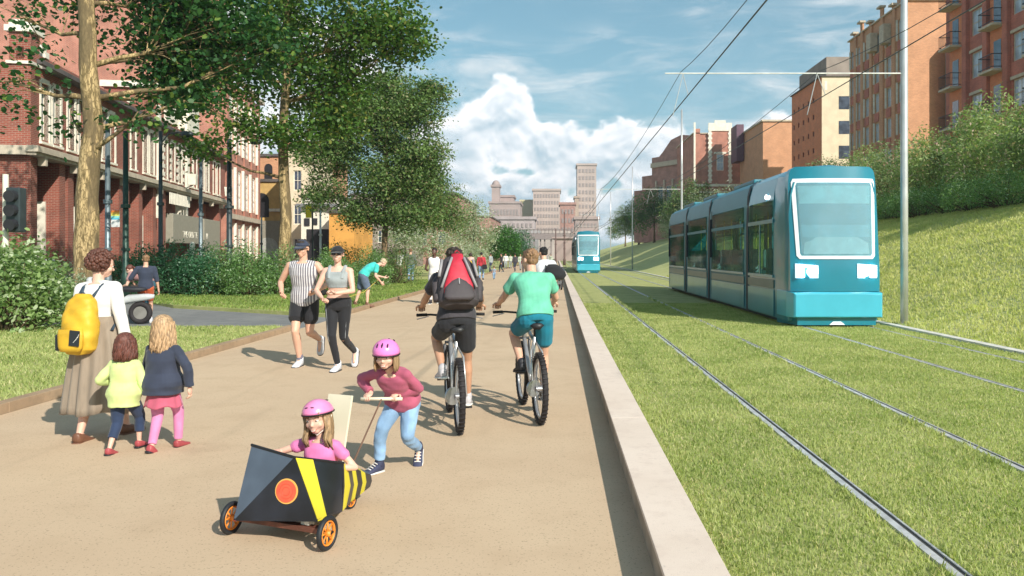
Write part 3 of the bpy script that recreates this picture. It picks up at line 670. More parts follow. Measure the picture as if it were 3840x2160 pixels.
# ---- distant skyline
H_a = mat('far_stone_hazed', (.47, .37, .33), .9, var=.08, vs=.08); H_b = mat('far_tan', (.44, .33, .26), .9, var=.08, vs=.08); H_c = mat('far_yellow', (.58, .50, .30), .9, var=.06, vs=.1); H_d = mat('far_brown_hazed', (.38, .29, .27), .9, var=.1, vs=.1)  # stone and brown paled: distance haze is put into the colour
M_fglass = mat('far_glass', (.33, .27, .26), .3, var=.2, vs=.2)
def far(name, label, u0, u1, v0, d, m, depth=25, rows=6, cols=6, ww=.5, wh=.5, rot=0.0, base=0):
    x0, x1, H = wx(u0, d), wx(u1, d), wz(v0, d); W = x1 - x0; t = thing(name, label, 'building', (x0, d, 0), rot); b = MB(); b.b2(0, W, 0, depth, base, H); b.build('wall', m, t)
    if rows:
        cw, rh = W / (cols + .6), (H - 2) / (rows + .4); f = MB().b2(-cw * ww / 2, cw * ww / 2, -.3, .2, 0, rh * wh).build('window', M_fglass); first = True
        for i in range(cols):
            for j in range(rows):
                z = H - rh * (j + 1)
                if z < 12: continue
                o = f if first else dup(f); first = False; o.parent = t; o.location = (cw * (i + .8), 0, z)
        if first: bpy.data.objects.remove(f)
    MB().b2(-.6, W + .6, -.6, depth + .6, H, H + (1.2 if d > 200 else .4)).build('roof', m, t); return t
far('tower_block', 'tallest slim tower on the skyline with a pale left flank', 1452, 1500, 416, 520, H_a, 24, 12, 5)
far('tower_annexe', 'lower stepped block at the left foot of the tallest tower', 1446, 1456, 498, 516, H_b, 20, 0)
far('office_block', 'broad boxy office block on the skyline left of the tallest tower', 1341, 1409, 480, 480, H_a, 26, 9, 9)
far('yellow_block', 'small pale yellow block left of the boxy office block', 1309, 1341, 507, 500, H_c, 22, 0)
t = far('chimney_tower', 'round topped brown tower standing on the far station building', 1237, 1256, 470, 455, H_d, 9, 0)
MB().ell((2.1, 4, wz(466, 455)), (2.4, 3.5, 3.2)).build('dome', H_d, t, smooth=True)
far('station_hall', 'wide brown station hall under the round topped tower', 1231, 1308, 512, 450, H_d, 30, 4, 9, .6, .5)
far('station_wing', 'brown wing with a raised centre right of the round topped tower', 1258, 1292, 496, 470, H_d, 20, 0)
far('brick_block', 'pinkish brick block between the office block and the tallest tower', 1409, 1447, 515, 400, B_pink, 20, 5, 4)
far('gabled_block', 'brown building with pale trim at the right foot of the tallest tower', 1447, 1506, 552, 330, H_d, 20, 4, 6)
far('terrace_block', 'long mauve grey building below the skyline towers', 1230, 1345, 552, 330, mat('far_mauve', (.40, .33, .33), .9, var=.1, vs=.2), 20, 4, 10)
far('terrace_block', 'pale grey low building at the far end of the tramway', 1330, 1430, 590, 270, mat('far_pale', (.44, .37, .34), .9, var=.1, vs=.2), 20, 4, 9, .45, .6)
far('terrace_block', 'tall grey shed with dark openings at the end of the path', 1278, 1352, 588, 240, mat('far_grey', (.33, .31, .31), .9, var=.15, vs=.3), 16, 3, 6, .5, .6)
far('terrace_block', 'brown terrace closing the street left of the far tram', 1395, 1440, 600, 200, H_d, 14, 3, 4, .5, .6)
def viaduct():
    d = 225; t = thing('rail_viaduct', 'dark steel viaduct crossing below the skyline towers', 'viaduct', (0, d, 0)); x0, x1 = wx(1205, d), wx(1445, d)
    m = mat('viaduct_steel', (.27, .22, .21), .7, .2); b = MB(); b.b2(x0, x1, -2, 2, wz(602, d), wz(587, d)); b.b2(x0, x1, -2.2, -1.9, wz(580, d), wz(577, d))
    n = 26
    for i in range(n + 1): x = x0 + (x1 - x0) * i / n; b.b2(x - .12, x + .12, -2.2, -1.95, wz(587, d), wz(578, d))
    b.build('deck', m, t)
    for i in range(9):
        x = x0 + (x1 - x0) * (i + .5) / 9; q = MB()
        for s in (-1, 1): q.b2(x + s * .9 - .18, x + s * .9 + .18, -1.2, 1.2, -.02, wz(602, d))
        for z in (1.5, 3.5): q.tube([(x - .9, -1, z - 1.4), (x + .9, -1, z + .6)], .1, 6)
        q.build('trestle', m, t)
viaduct()
fin_tpl()
# ---------------------------------------------------------------- trees and shrubs
def bark(name, light, dark, sc_=(5, 5, 1.2), thr=.5):
    m = bpy.data.materials.new(name); m.use_nodes = True; t = m.node_tree; b = t.nodes['Principled BSDF']
    tc = N(t, 'ShaderNodeTexCoord'); mp = N(t, 'ShaderNodeMapping'); mp.inputs['Scale'].default_value = sc_; t.links.new(tc.outputs['Object'], mp.inputs[0])
    n = N(t, 'ShaderNodeTexNoise'); n.inputs['Scale'].default_value = 2.4; n.inputs['Detail'].default_value = 8; n.inputs['Roughness'].default_value = .7; t.links.new(mp.outputs[0], n.inputs['Vector'])
    v = N(t, 'ShaderNodeTexVoronoi'); v.feature = 'DISTANCE_TO_EDGE'; v.inputs['Scale'].default_value = 4; t.links.new(mp.outputs[0], v.inputs['Vector'])
    n2 = N(t, 'ShaderNodeTexNoise'); n2.inputs['Scale'].default_value = .55; n2.inputs['Detail'].default_value = 4; t.links.new(mp.outputs[0], n2.inputs['Vector'])
    c = mixc(t, sstep(t, n.outputs['Fac'], thr - .12, thr + .1), dark, light); c = mixc(t, sstep(t, v.outputs['Distance'], .0, .14, .85, 0), c, dark)
    c = mixc(t, sstep(t, n2.outputs['Fac'], .47, .54, 0, .85), c, tuple(x * .22 for x in light)); t.links.new(c, b.inputs['Base Color']); b.inputs['Roughness'].default_value = .9
    bp = N(t, 'ShaderNodeBump'); bp.inputs['Strength'].default_value = .8; bp.inputs['Distance'].default_value = .03; t.links.new(n.outputs['Fac'], bp.inputs['Height']); t.links.new(bp.outputs[0], b.inputs['Normal'])
    return m
K_tan = bark('bark_tan', (.56, .40, .20), (.13, .09, .035), thr=.49); K_brown = bark('bark_brown', (.30, .20, .11), (.08, .055, .03)); K_grey = bark('bark_grey', (.24, .20, .16), (.07, .06, .05))
L_deep = leafmat('leaf_deep', (.012, .06, .018), (.05, .15, .03), .5, .35, (.16, .24, .04), .08)
L_mid = leafmat('leaf_mid', (.03, .09, .015), (.13, .25, .04), .5, .4, (.22, .24, .05), .14)
L_olive = leafmat('leaf_olive', (.045, .11, .03), (.21, .32, .09), .6, .35, (.28, .27, .13), .14)
L_pale = leafmat('leaf_pale', (.20, .27, .15), (.50, .58, .42), .6, .4, (.62, .60, .50), .25)
L_bright = leafmat('leaf_bright', (.02, .10, .01), (.09, .26, .03), .5, .35)
L_hedge = leafmat('leaf_hedge', (.07, .17, .045), (.26, .42, .13), .55, .4, (.42, .55, .34), .14)
L_dhedge = leafmat('leaf_hedge_dark', (.02, .10, .045), (.09, .24, .11), .5, .35, (.28, .42, .30), .09)
L_bank = leafmat('leaf_bank', (.14, .22, .07), (.44, .54, .22), .6, .45, (.58, .44, .34), .12)
L_bankd = leafmat('leaf_bank_dark', (.10, .17, .065), (.33, .42, .2), .6, .4, (.52, .32, .26), .09)
def leaves(name, P, size, m, parent, seed, aspect=.8, droop=.3, n6=True):
    rs = np.random.RandomState(seed); k = len(P); s = size * (.65 + .7 * rs.rand(k))
    nr = rs.randn(k, 3); nr[:, 2] = np.abs(nr[:, 2]) * 1.0 + .35; nr /= np.linalg.norm(nr, axis=1)[:, None]
    a = rs.randn(k, 3); u = np.cross(nr, a); u /= np.linalg.norm(u, axis=1)[:, None]; v = np.cross(nr, u)
    if n6: uv = [(-1, 0), (-.55, .75), (.35, .85), (1, 0), (.35, -.85), (-.55, -.75)]
    else: uv = [(-1, 0), (.1, .62), (1, 0), (.1, -.62)]
    q = len(uv); V = np.empty((k, q, 3))
    for i, (x, y) in enumerate(uv): V[:, i] = P + u * (x * s / 2)[:, None] + v * (y * s * aspect / 2)[:, None] + nr * (abs(y) * s * .10)[:, None]
    return npmesh(name, V.reshape(-1, 3), np.arange(k * q).reshape(k, q), m, parent)
def tree(name, label, x, y, z0, path, r0, r1, blobs, lsize, lm, bk, seed, clus=22, spread=.34, group=None, n6=True, far_=False):
    """path: trunk points relative to the base; blobs: (dx, dy, z, rx, ry, rz, twigs)"""
    rnd = random.Random(seed); rs = np.random.RandomState(seed); t = thing(name, label, 'tree', (x, y, z0), 0, group)
    b = MB(); pts = [Vector(p) for p in path]; n = len(pts); L = []
    for i in range(n - 1):
        for k in range(4): L.append(pts[i].lerp(pts[i + 1], k / 4))
    L.append(pts[-1]); L = [p + Vector((rnd.uniform(-1, 1), rnd.uniform(-1, 1), 0)) * r0 * .10 * (1 if 0 < i else 0) for i, p in enumerate(L)]
    rr = [r0 + (r1 - r0) * (i / (len(L) - 1)) ** .8 for i in range(len(L))]; rr[0] *= 1.35; rr[1] *= 1.08
    b.tube(L, rr, 20 if not far_ else 10)
    tips = []
    for dx, dy, z, rx, ry, rz, nt_ in blobs:
        c = Vector((dx, dy, z)); st = min(L, key=lambda p: (p - c).length + abs(p.z - (z - (c - p).length * .45)) * 1.2); i = L.index(st); ra = min(rr[i] * .36, r0 * .26)
        mid = st.lerp(c, .5) + Vector((rnd.uniform(-.3, .3), rnd.uniform(-.3, .3), -(c - st).length * .08)); lp = [st, st.lerp(mid, .5) + Vector((0, 0, .05)), mid, mid.lerp(c, .6), c]
        if (c - st).length > .5: b.tube(lp, [ra, ra * .85, ra * .65, ra * .45, ra * .25], 8)
        for j in range(nt_):
            d = Vector((rnd.gauss(0, 1), rnd.gauss(0, 1), rnd.gauss(0, 1))).normalized(); k = rnd.random() ** .45
            tp = c + Vector((d.x * rx, d.y * ry, d.z * rz)) * k; tips.append(tp)
            if j % (2 if not far_ else 5) == 0:
                s_ = lp[rnd.randint(2, 4)]; m_ = s_.lerp(tp, .55) + Vector((rnd.uniform(-.15, .15), rnd.uniform(-.15, .15), .08)); b.tube([s_, m_, tp], [ra * .22 + .004, ra * .14 + .003, .004], 4, cap=False)
    b.build('trunk', bk, t, smooth=True)
    T = np.array([tuple(p) for p in tips]); kk = rs.poisson(clus, len(T)); P = np.repeat(T, kk, 0) + rs.randn(kk.sum(), 3) * spread * np.array([1, 1, .7])
    leaves('crown', P, lsize, lm, t, seed, n6=n6); return t
tree('plane_tree', 'big plane tree with a thick sunlit tan trunk behind the woman with the yellow rucksack', -12.9, 22, 0, [(0, 0, 0), (-.02, 0, 2.5), (.12, 0, 5), (.0, 0, 8.5), (-.1, 0, 11.5)], .37, .16,
     [(2.6, 1.6, 8.4, 2.2, 1.8, 1.9, 130), (3.9, 1.6, 7.6, 1.3, 1.4, 1.1, 34), (1.3, 1.9, 6.5, 1.0, 1.0, .8, 34), (1.4, 1.7, 8.0, 1.2, 1.2, 1.5, 70), (2.2, .9, 6.0, 1.0, .7, .5, 18), (.8, 2.4, 9.6, 2.8, 2, 2, 110), (-2.2, .8, 8.3, 1.5, 1.3, 1.1, 14), (-1.9, -.3, 6.3, 1.1, .9, 1.0, 12), (-.9, .9, 5.4, .7, .6, .6, 5), (1.6, -.4, 5.3, .9, .6, .5, 5), (2.2, 1.0, 10.8, 3, 2.2, 1.6, 70), (-2, 1, 11, 2.6, 2, 1.6, 40)], .155, L_deep, K_tan, 11, 27, .36, 'plane trees between the path and the street')
tree('plane_tree', 'second plane tree with a mottled tan trunk behind the running man', -10.75, 31.6, LZ, [(0, 0, 0), (.05, 0, 3), (-.05, 0, 6), (.1, 0, 9), (0, 0, 13)], .27, .12,
     [(.3, .8, 9.3, 2.6, 2.2, 2.1, 190), (-2.6, -.4, 9.2, 2.0, 1.6, 1.9, 110), (3.3, 0, 10.4, 2.2, 1.8, 1.6, 130), (4.6, 0, 9.9, 1.0, 1, .9, 26), (0, 0, 12, 3.6, 2.6, 1.6, 120), (-3.7, -.6, 7.9, 1.0, 1, .8, 24), (-2.9, -.5, 5.6, .9, .7, .55, 16), (-1.6, -.5, 6.6, .9, .8, .6, 16), (.2, -.6, 6.2, 1.2, .9, .55, 34), (1.9, .2, 6.9, 1.3, 1, .6, 30), (2.2, .2, 8.3, 1.3, 1.2, 1.0, 44)], .15, L_mid, K_tan, 12, 40, .38, 'plane trees between the path and the street')
tree('plane_tree', 'bushy dark olive tree leaning over the path behind the running woman', -9.3, 43.2, LZ, [(0, 0, 0), (.05, 0, 3), (.1, 0, 7), (.3, 0, 11)], .2, .08,
     [(-.4, 0, 8.7, 2.4, 2.2, 1.8, 170), (1.5, 0, 9.3, 1.7, 1.6, 1.2, 100), (2.6, -.2, 10.3, 1.0, .8, .5, 26), (1.7, 0, 7.0, 1.6, 1.6, 1.2, 100), (-2.9, 0, 7.2, 2.0, 1.6, 1.5, 120), (-2.4, 0, 9.0, 1.8, 1.6, 1.2, 90), (.2, 0, 5.4, 2.2, 1.8, 1.3, 130), (2.2, .2, 5.4, 1.2, 1.2, 1.0, 50), (-3.3, 0, 4.8, 1.3, 1.2, .9, 34), (-1, 0, 3.7, 1.6, 1.4, .7, 60), (1.6, 0, 3.6, 1.6, 1.4, .8, 60), (0, 0, 10.6, 1.4, 1.2, .8, 44)], .18, L_olive, K_brown, 13, 64, .36, 'plane trees between the path and the street', n6=False)
tree('plane_tree', 'smaller dark tree just right of the olive tree beside the path edge', -8.9, 58, LZ, [(0, 0, 0), (.05, 0, 3), (0, 0, 6.5)], .16, .07,
     [(0, 0, 5.6, 2.1, 1.8, 1.5, 130), (1.0, 0, 4.2, 1.7, 1.6, 1.1, 90), (-.9, 0, 7.0, 1.4, 1.4, 1.0, 60), (-1.4, 0, 3.9, 1.6, 1.4, 1.1, 70)], .18, L_olive, K_brown, 14, 40, .36, 'plane trees between the path and the street', n6=False, far_=True)
tree('pale_tree', 'pale grey green feathery tree between the dark trees and the bright bush', -7.9, 76, LZ, [(0, 0, 0), (.05, 0, 3), (0, 0, 6)], .12, .05,
     [(0, 0, 5.0, 1.6, 1.5, 2.0, 90), (.9, 0, 3.0, 1.3, 1.4, 1.4, 80), (-1.2, 0, 3.2, 1.6, 1.4, 1.6, 90)], .19, L_pale, K_grey, 15, 26, .4, None, n6=False, far_=True)
tree('pale_tree', 'pale silvery small tree close behind the running woman at the path edge', -10.2, 54, LZ, [(0, 0, 0), (0, 0, 2), (0, 0, 4)], .1, .05,
     [(0, 0, 2.6, 2.0, 1.5, 1.3, 110), (2.1, 0, 2.0, 1.5, 1.3, 1.1, 80)], .15, L_pale, K_grey, 16, 26, .34, None, n6=False, far_=True)
tree('round_tree', 'bright green round bushy tree at the far left end of the path', -6.1, 92, LZ, [(0, 0, 0), (.05, 0, 1.5), (0, 0, 4)], .16, .06,
     [(0, 0, 3.0, 1.8, 1.7, 1.9, 190), (-1.1, 0, 2.1, 1.3, 1.4, 1.4, 90), (.9, 0, 1.8, 1.3, 1.3, 1.2, 90)], .2, L_bright, K_brown, 17, 36, .3, None, n6=False, far_=True)
tree('round_tree', 'dark bluish round tree right of the bright green round tree', -5.0, 112, LZ, [(0, 0, 0), (.05, 0, 1.5), (0, 0, 4)], .16, .06,
     [(0, 0, 3.2, 1.6, 1.7, 2.0, 150), (.9, 0, 1.8, 1.3, 1.3, 1.2, 70)], .2, L_dhedge, K_brown, 18, 20, .3, None, n6=False, far_=True)
for i, (x, y, h, m, lab) in enumerate([(17.6, 144, 11.0, L_bright, 'leafy green tree on the bank right of the two far masts'), (17.3, 168, 11.5, L_mid, 'dark leafy tree on the bank between the two far masts'), (16.8, 195, 11, L_olive, 'dull green tree on the bank above the far tram'), (20.6, 122, 9.4, L_olive, 'olive tree on the bank behind the rear end of the big tram')]):
    z0 = bankz(x, y) - .1
    tree('bank_tree', lab, x, y, z0, [(0, 0, 0), (0, 0, 2), (0, 0, h * .6)], .22, .1, [(0, 0, h * .62, 3.4, 2.6, h * .3, 190), (-2.4, 0, h * .4, 2.6, 2.2, h * .27, 120), (2.4, 0, h * .42, 2.6, 2.2, h * .27, 120)], .3, m, K_brown, 20 + i, 22, .4, 'trees on top of the bank', n6=False, far_=True)
# shrubs: a few kinds are grown once, then copied, turned and scaled
def shrub(name, cat, rx, ry, h, nt_, clus, lsize, m, seed, spread=.13, stems=9, n6=False):
    rnd = random.Random(seed); rs = np.random.RandomState(seed); t = thing(name, 'x', cat); b = MB(); tips = []
    for k in range(nt_):
        a = rnd.uniform(0, 2 * math.pi); r = rnd.random() ** .5; e = rnd.random() ** .7; x, y = math.cos(a) * rx * r, math.sin(a) * ry * r
        top = h * (1 - .55 * r * r) * (.82 + .3 * noise.noise((x * 1.3 + seed, y * 1.3, 0)) + .12); tips.append((x, y, .04 + top * e))
        if k % max(1, nt_ // 46) == 0: b.tube([(x * .2, y * .2, -.05), (x * .6, y * .6, top * e * .55), (x, y, top * e)], [.018, .012, .004], 4, cap=False)
    b.build('stems', K_brown, t)
    T = np.array(tips); kk = rs.poisson(clus, len(T)); P = np.repeat(T, kk, 0) + rs.randn(kk.sum(), 3) * spread; P[:, 2] = np.abs(P[:, 2]) + .02
    leaves('foliage', P, lsize, m, t, seed, aspect=.6, n6=n6); return t
def place(proto, spots, group, first=[0]):
    for i, (x, y, z, s, r, lab) in enumerate(spots):
        o = proto if not proto.get('p') else dup(proto)
        proto['p'] = 1; o['label'] = lab; o['group'] = group; o.location = (x, y, z); o.rotation_euler = (0, 0, r); o.scale = (s, s, s)
def hedges():
    rnd = random.Random(5)
    gl = 'shrubs along the left lawn'
    A = shrub('hedge_shrub', 'shrub', 1.25, 1.0, 1.95, 360, 18, .12, L_dhedge, 31); Bb = shrub('hedge_shrub', 'shrub', 1.25, 1.0, 1.9, 360, 18, .11, L_hedge, 32)
    D = ['left end', 'second from the left end', 'third from the left end', 'middle']
    place(A, [(-15.9, 30.4, 0, .98, .3, 'dark green shrub at the left end of the hedge behind the man in navy'), (-14.6, 29.8, 0, 1.05, 1.2, 'dark green shrub directly behind the man in the navy top'), (-13.2, 29.6, LZ, .95, 2.2, 'dark green shrub at the right end of the dark part of the hedge')], gl)
    place(Bb, [(-12.4, 29.9, LZ, .92, .5, 'mid green shrub where the hedge turns from dark to light'), (-11.3, 29.2, LZ, .95, 1.9, 'bright green feathery shrub in the middle of the left hedge'), (-10.3, 29.9, LZ, .92, 3.1, 'bright green shrub touching the second tree trunk'), (-9.4, 33.8, LZ, .85, 4, 'green shrub between the two runners'), (-8.9, 38.5, LZ, .95, 5, 'green shrub behind the person in the turquoise shirt'), (-10.6, 37.5, LZ, .9, .8, 'green shrub behind the running man')], gl)
    Cc = shrub('olive_shrub', 'shrub', 1.3, 1.1, 1.9, 300, 14, .10, L_olive, 33)
    place(Cc, [(-8.2, 40.5, LZ, 1, 0, 'dark olive shrub right of the turquoise shirt'), (-9.8, 47, LZ, 1.2, 2, 'dark olive shrub under the olive tree'), (-12.4, 46, LZ, 1.2, 3, 'olive shrub left of the olive tree trunk')], gl)
    E = shrub('pale_shrub', 'shrub', 1.2, 1.1, 1.75, 260, 13, .13, L_pale, 34)
    place(E, [(-14.2, 34.6, 0, 1.25, 0, 'tall grey green shrub rising behind the bright hedge'), (-12.2, 20.2, 0, .62, 1, 'pale low shrub at the foot of the big plane tree'), (-6.9, 64, LZ, 1.3, 2, 'pale shrub beside the far path edge'), (-7.6, 70, LZ, 1.5, 3, 'pale shrub beyond the man in the white vest'), (-16.2, 26.8, 0, .75, 4, 'pale grey shrub left of the big plane tree')], gl)
    F = shrub('near_shrub', 'shrub', 1.0, .9, 1.55, 300, 15, .095, leafmat('leaf_near', (.09, .17, .05), (.34, .46, .17), .55, .4, (.55, .62, .42), .16), 35, n6=True)
    place(F, [(-10.9, 15.9, 0, 1.1, 0, 'big light green leafy shrub at the left edge of the lawn'), (-11.9, 17.6, 0, 1.15, 2, 'light green shrub behind the leafy shrub at the left edge'), (-13.2, 19.6, 0, 1.0, 3, 'light green shrub in front of the shop corner')], gl)
    gr = 'shrubs on top of the grass bank'
    G = [shrub('bank_shrub', 'shrub', 1.9, 1.7, 4.3, 320, 22, .18, L_bank, 41, .2), shrub('bank_shrub', 'shrub', 1.9, 1.7, 4.2, 320, 22, .17, L_bankd, 42, .2)]
    sp = [[], []]
    spots = [(13.6, 19.2), (15.2, 21.5), (14.0, 22.6), (16.4, 25.2), (14.2, 26.0), (15.6, 29.2), (13.8, 30.0), (14.2, 33.6), (16.2, 34.2), (13.9, 37.6), (15.8, 40), (14.0, 42.5), (16.4, 46), (14.2, 48), (15.2, 53), (13.9, 58), (15.6, 64), (14, 70)]
    names = ['at the right edge of the picture', 'behind the first at the right edge', 'just right of the silver mast, tallest', 'right of the silver mast, dense', 'behind the silver mast', 'left of the silver mast', 'with reddish leaves above the tram cab', 'directly above the tram windscreen', 'above the tram cab roof', 'above the tram roof', 'left of the tram cab roof', 'above the second tram section', 'behind the second tram section', 'above the third tram section', 'behind the third tram section', 'above the rear tram section', 'beyond the rear of the big tram', 'far along the bank by the pale trees']
    spots = [(x + 4.8, y * 1.33) for x, y in spots]
    for i, ((x, y), nm) in enumerate(zip(spots, names)):
        sp[i % 2].append((x, y, bankz(x, y) - .05, rnd.uniform(.84, 1.12), rnd.uniform(0, 6), ('leafy green' if i % 2 == 0 else 'dull dark green') + ' bank shrub ' + nm))
    for g_, s_ in zip(G, sp): place(g_, s_, gr)
    H = shrub('low_shrub', 'shrub', 1.1, .9, 1.15, 300, 15, .075, L_hedge, 43, .10)
    nm = ['at the right picture edge', 'second from the right edge', 'third from the right edge', 'fourth from the right edge', 'fifth from the right edge', 'just right of the silver mast', 'behind the silver mast', 'between mast and tram', 'touching the tram outline']
    place(H, [(16.4 + .15 * math.sin(i * 2.1), 24.4 + i * 2.3, bankz(16.4, 24.4 + i * 2.3) - .04, 1.28, i * 1.3, 'low bright green shrub on the bank crest ' + nm[i]) for i in range(9)], 'low shrubs on the bank crest')
    P = shrub('white_shrub', 'shrub', 2.0, 1.5, 3.4, 240, 12, .17, L_pale, 44, .25)
    place(P, [(17.6, 82, bankz(17.6, 82), 1.35, 0, 'pale whitish shrub on the bank above the tram rear'), (20.0, 100, bankz(20, 100), 1.6, 2, 'pale whitish shrub below the gabled hall'), (18.4, 110, bankz(18.4, 110), 1.5, 4, 'pale shrub beside the far masts'), (22, 102, bankz(22, 102), 1.6, 5, 'pale shrub below the ornate hall'), (17.4, 96, bankz(17.4, 96), 1.3, 1, 'pale shrub above the second section of the big tram'), (21.5, 118, bankz(21.5, 118), 1.9, 3, 'tall pale shrub in front of the white columns'), (19.2, 124, bankz(19.2, 124), 1.7, 4, 'pale shrub at the left foot of the gabled hall'), (20.5, 136, bankz(20.5, 136), 1.8, 2, 'pale shrub farthest along the bank')], gr)
    for o in bpy.data.objects:
        if 'p' in o: del o['p']
hedges()

# ---------------------------------------------------------------- overhead line, masts, trams
M_silver = mat('galvanised', (.62, .62, .62), .35, .55, .1, 2, .05, 30); M_wire = mat('copper_wire', (.09, .095, .10), .5, .4); M_pale = mat('pale_steel', (.70, .69, .66), .5, .2)
MX = 7.78; TW = (2.95, 6.02); WZ = 5.17; MY = [17.9, 49.7, 82, 115, 148]
def mast(y, lab, r=.085, H=10.6):
    t = thing('line_mast', lab, 'mast', (MX, y, 0), 0, 'masts along the tramway')
    MB().tube([(0, 0, -.05), (0, 0, 3), (0, 0, 7), (0, 0, H)], [r, r * .95, r * .85, r * .7], 20).build('mast_pole', M_silver, t, smooth=True)
    MB().cyl((0, 0, -.03), (0, 0, .05), r * 1.9, r * 1.8, 16).build('base_plate', M_silver, t)
    MB().cyl((-.05, 0, 5.65), (-5.35, 0, 5.65), .015, .015, 8).build('cross_arm', M_pale, t)
    for x in (-4.95, -1.95):
        w = TW[0] if x < -3 else TW[1]; w -= MX
        MB().tube([(x, 0, 5.64), (w, .02, WZ + .01)], .009, 6).build('dropper', M_silver, t); MB().tube([(x, 0, 5.64), (x - .22, .01, 4.72), ], .009, 6).build('dropper', M_silver, t)
mast(MY[0], 'tall silver mast standing right beside the big tram', .085, 13)
for y, l in zip(MY[1:], ('slim mast rising behind the second section of the big tram', 'slim mast on the right of the pair near the far tram', 'slim mast on the left of the pair near the far tram', 'thinnest farthest mast behind the far tram')): mast(y, l, .075)
def wire(x, z, lab, sag=0.0, r=.011):
    pts = []; ys = [2.5] + MY + [200]
    for a, c in zip(ys[:-1], ys[1:]):
        n = 10
        for k in range(n): s = k / n; pts.append((x, a + (c - a) * s, z - sag * 4 * s * (1 - s)))
    pts.append((x, 200, z)); o = MB().tube(pts, [r + max(0, p[1] - 20) * .00022 for p in pts], 6).build('overhead_wire', M_wire, smooth=True); tag(o, lab, 'wire', 'overhead tram wires')
wire(TW[0], WZ, 'lower dark contact wire over the near track', 0, .013); wire(TW[1], WZ, 'lower dark contact wire over the track of the big tram', 0, .010)
wire(2.78, 5.68, 'upper sagging wire over the near track', .38, .007); wire(5.84, 5.68, 'upper sagging wire over the track of the big tram', .4, .007)
T_body = mat('tram_teal', (.008, .185, .265), .28, .0, .04, 2, coat=.6); T_side = mat('tram_side', (.045, .21, .27), .42, .0, .05, 1.5, coat=.0, spec=.35); T_low = mat('tram_lower', (.06, .28, .35), .3, .0, .06, 1.2, coat=.5)
T_bump = mat('tram_bumper', (.055, .40, .54), .3, 0, .04, 2, coat=.5); T_black = mat('tram_gaiter', (.008, .02, .035), .6); T_band = mat('tram_reflection', (.06, .12, .14), .3, .0, .1, 1)
T_glass = mat('tram_window', (.030, .055, .035), .06, .0, .3, 1, spec=.5); T_frame = mat('screen_frame', (.86, .88, .92), .35, 0, .03)
T_lamp = mat('lamp_lit', (1.0, 1.0, .98), .3, emit=5.0); T_chrome = mat('lamp_bowl', (.45, .68, .85), .2, emit=.5); T_roof = mat('tram_roof', (.09, .38, .50), .35, 0, .06, 1, coat=.3)
def glassmat():
    m = bpy.data.materials.new('windscreen'); m.use_nodes = True; t = m.node_tree; b = t.nodes['Principled BSDF']; b.inputs['Base Color'].default_value = (.40, .56, .60, 1); b.inputs['Roughness'].default_value = .05; b.inputs['Specular IOR Level'].default_value = 1; b.inputs['Coat Weight'].default_value = 1
    tr = N(t, 'ShaderNodeBsdfTransparent'); tr.inputs[0].default_value = (.75, .92, .96, 1); mx = N(t, 'ShaderNodeMixShader'); mx.inputs[0].default_value = .72; t.links.new(b.outputs[0], mx.inputs[1]); t.links.new(tr.outputs[0], mx.inputs[2]); t.links.new(mx.outputs[0], t.nodes['Material Output'].inputs[0]); return m
T_seatb = mat('seat_blue', (.20, .34, .38), .8); T_pole = mat('pole_yellow', (.6, .5, .1), .4)
T_screen = glassmat(); T_seat = mat('seat_pale', (.55, .58, .6), .7); T_in = mat('cab_inside', (.10, .27, .35), .7)
def panemat():
    m = bpy.data.materials.new('tram_pane'); m.use_nodes = True; t = m.node_tree; b = t.nodes['Principled BSDF']; b.inputs['Base Color'].default_value = (.02, .05, .045, 1); b.inputs['Roughness'].default_value = .04; b.inputs['Specular IOR Level'].default_value = .7
    tr = N(t, 'ShaderNodeBsdfTransparent'); tr.inputs[0].default_value = (.72, .86, .80, 1); mx = N(t, 'ShaderNodeMixShader'); mx.inputs[0].default_value = .8; t.links.new(b.outputs[0], mx.inputs[1]); t.links.new(tr.outputs[0], mx.inputs[2]); t.links.new(mx.outputs[0], t.nodes['Material Output'].inputs[0]); return m
T_pane = panemat()
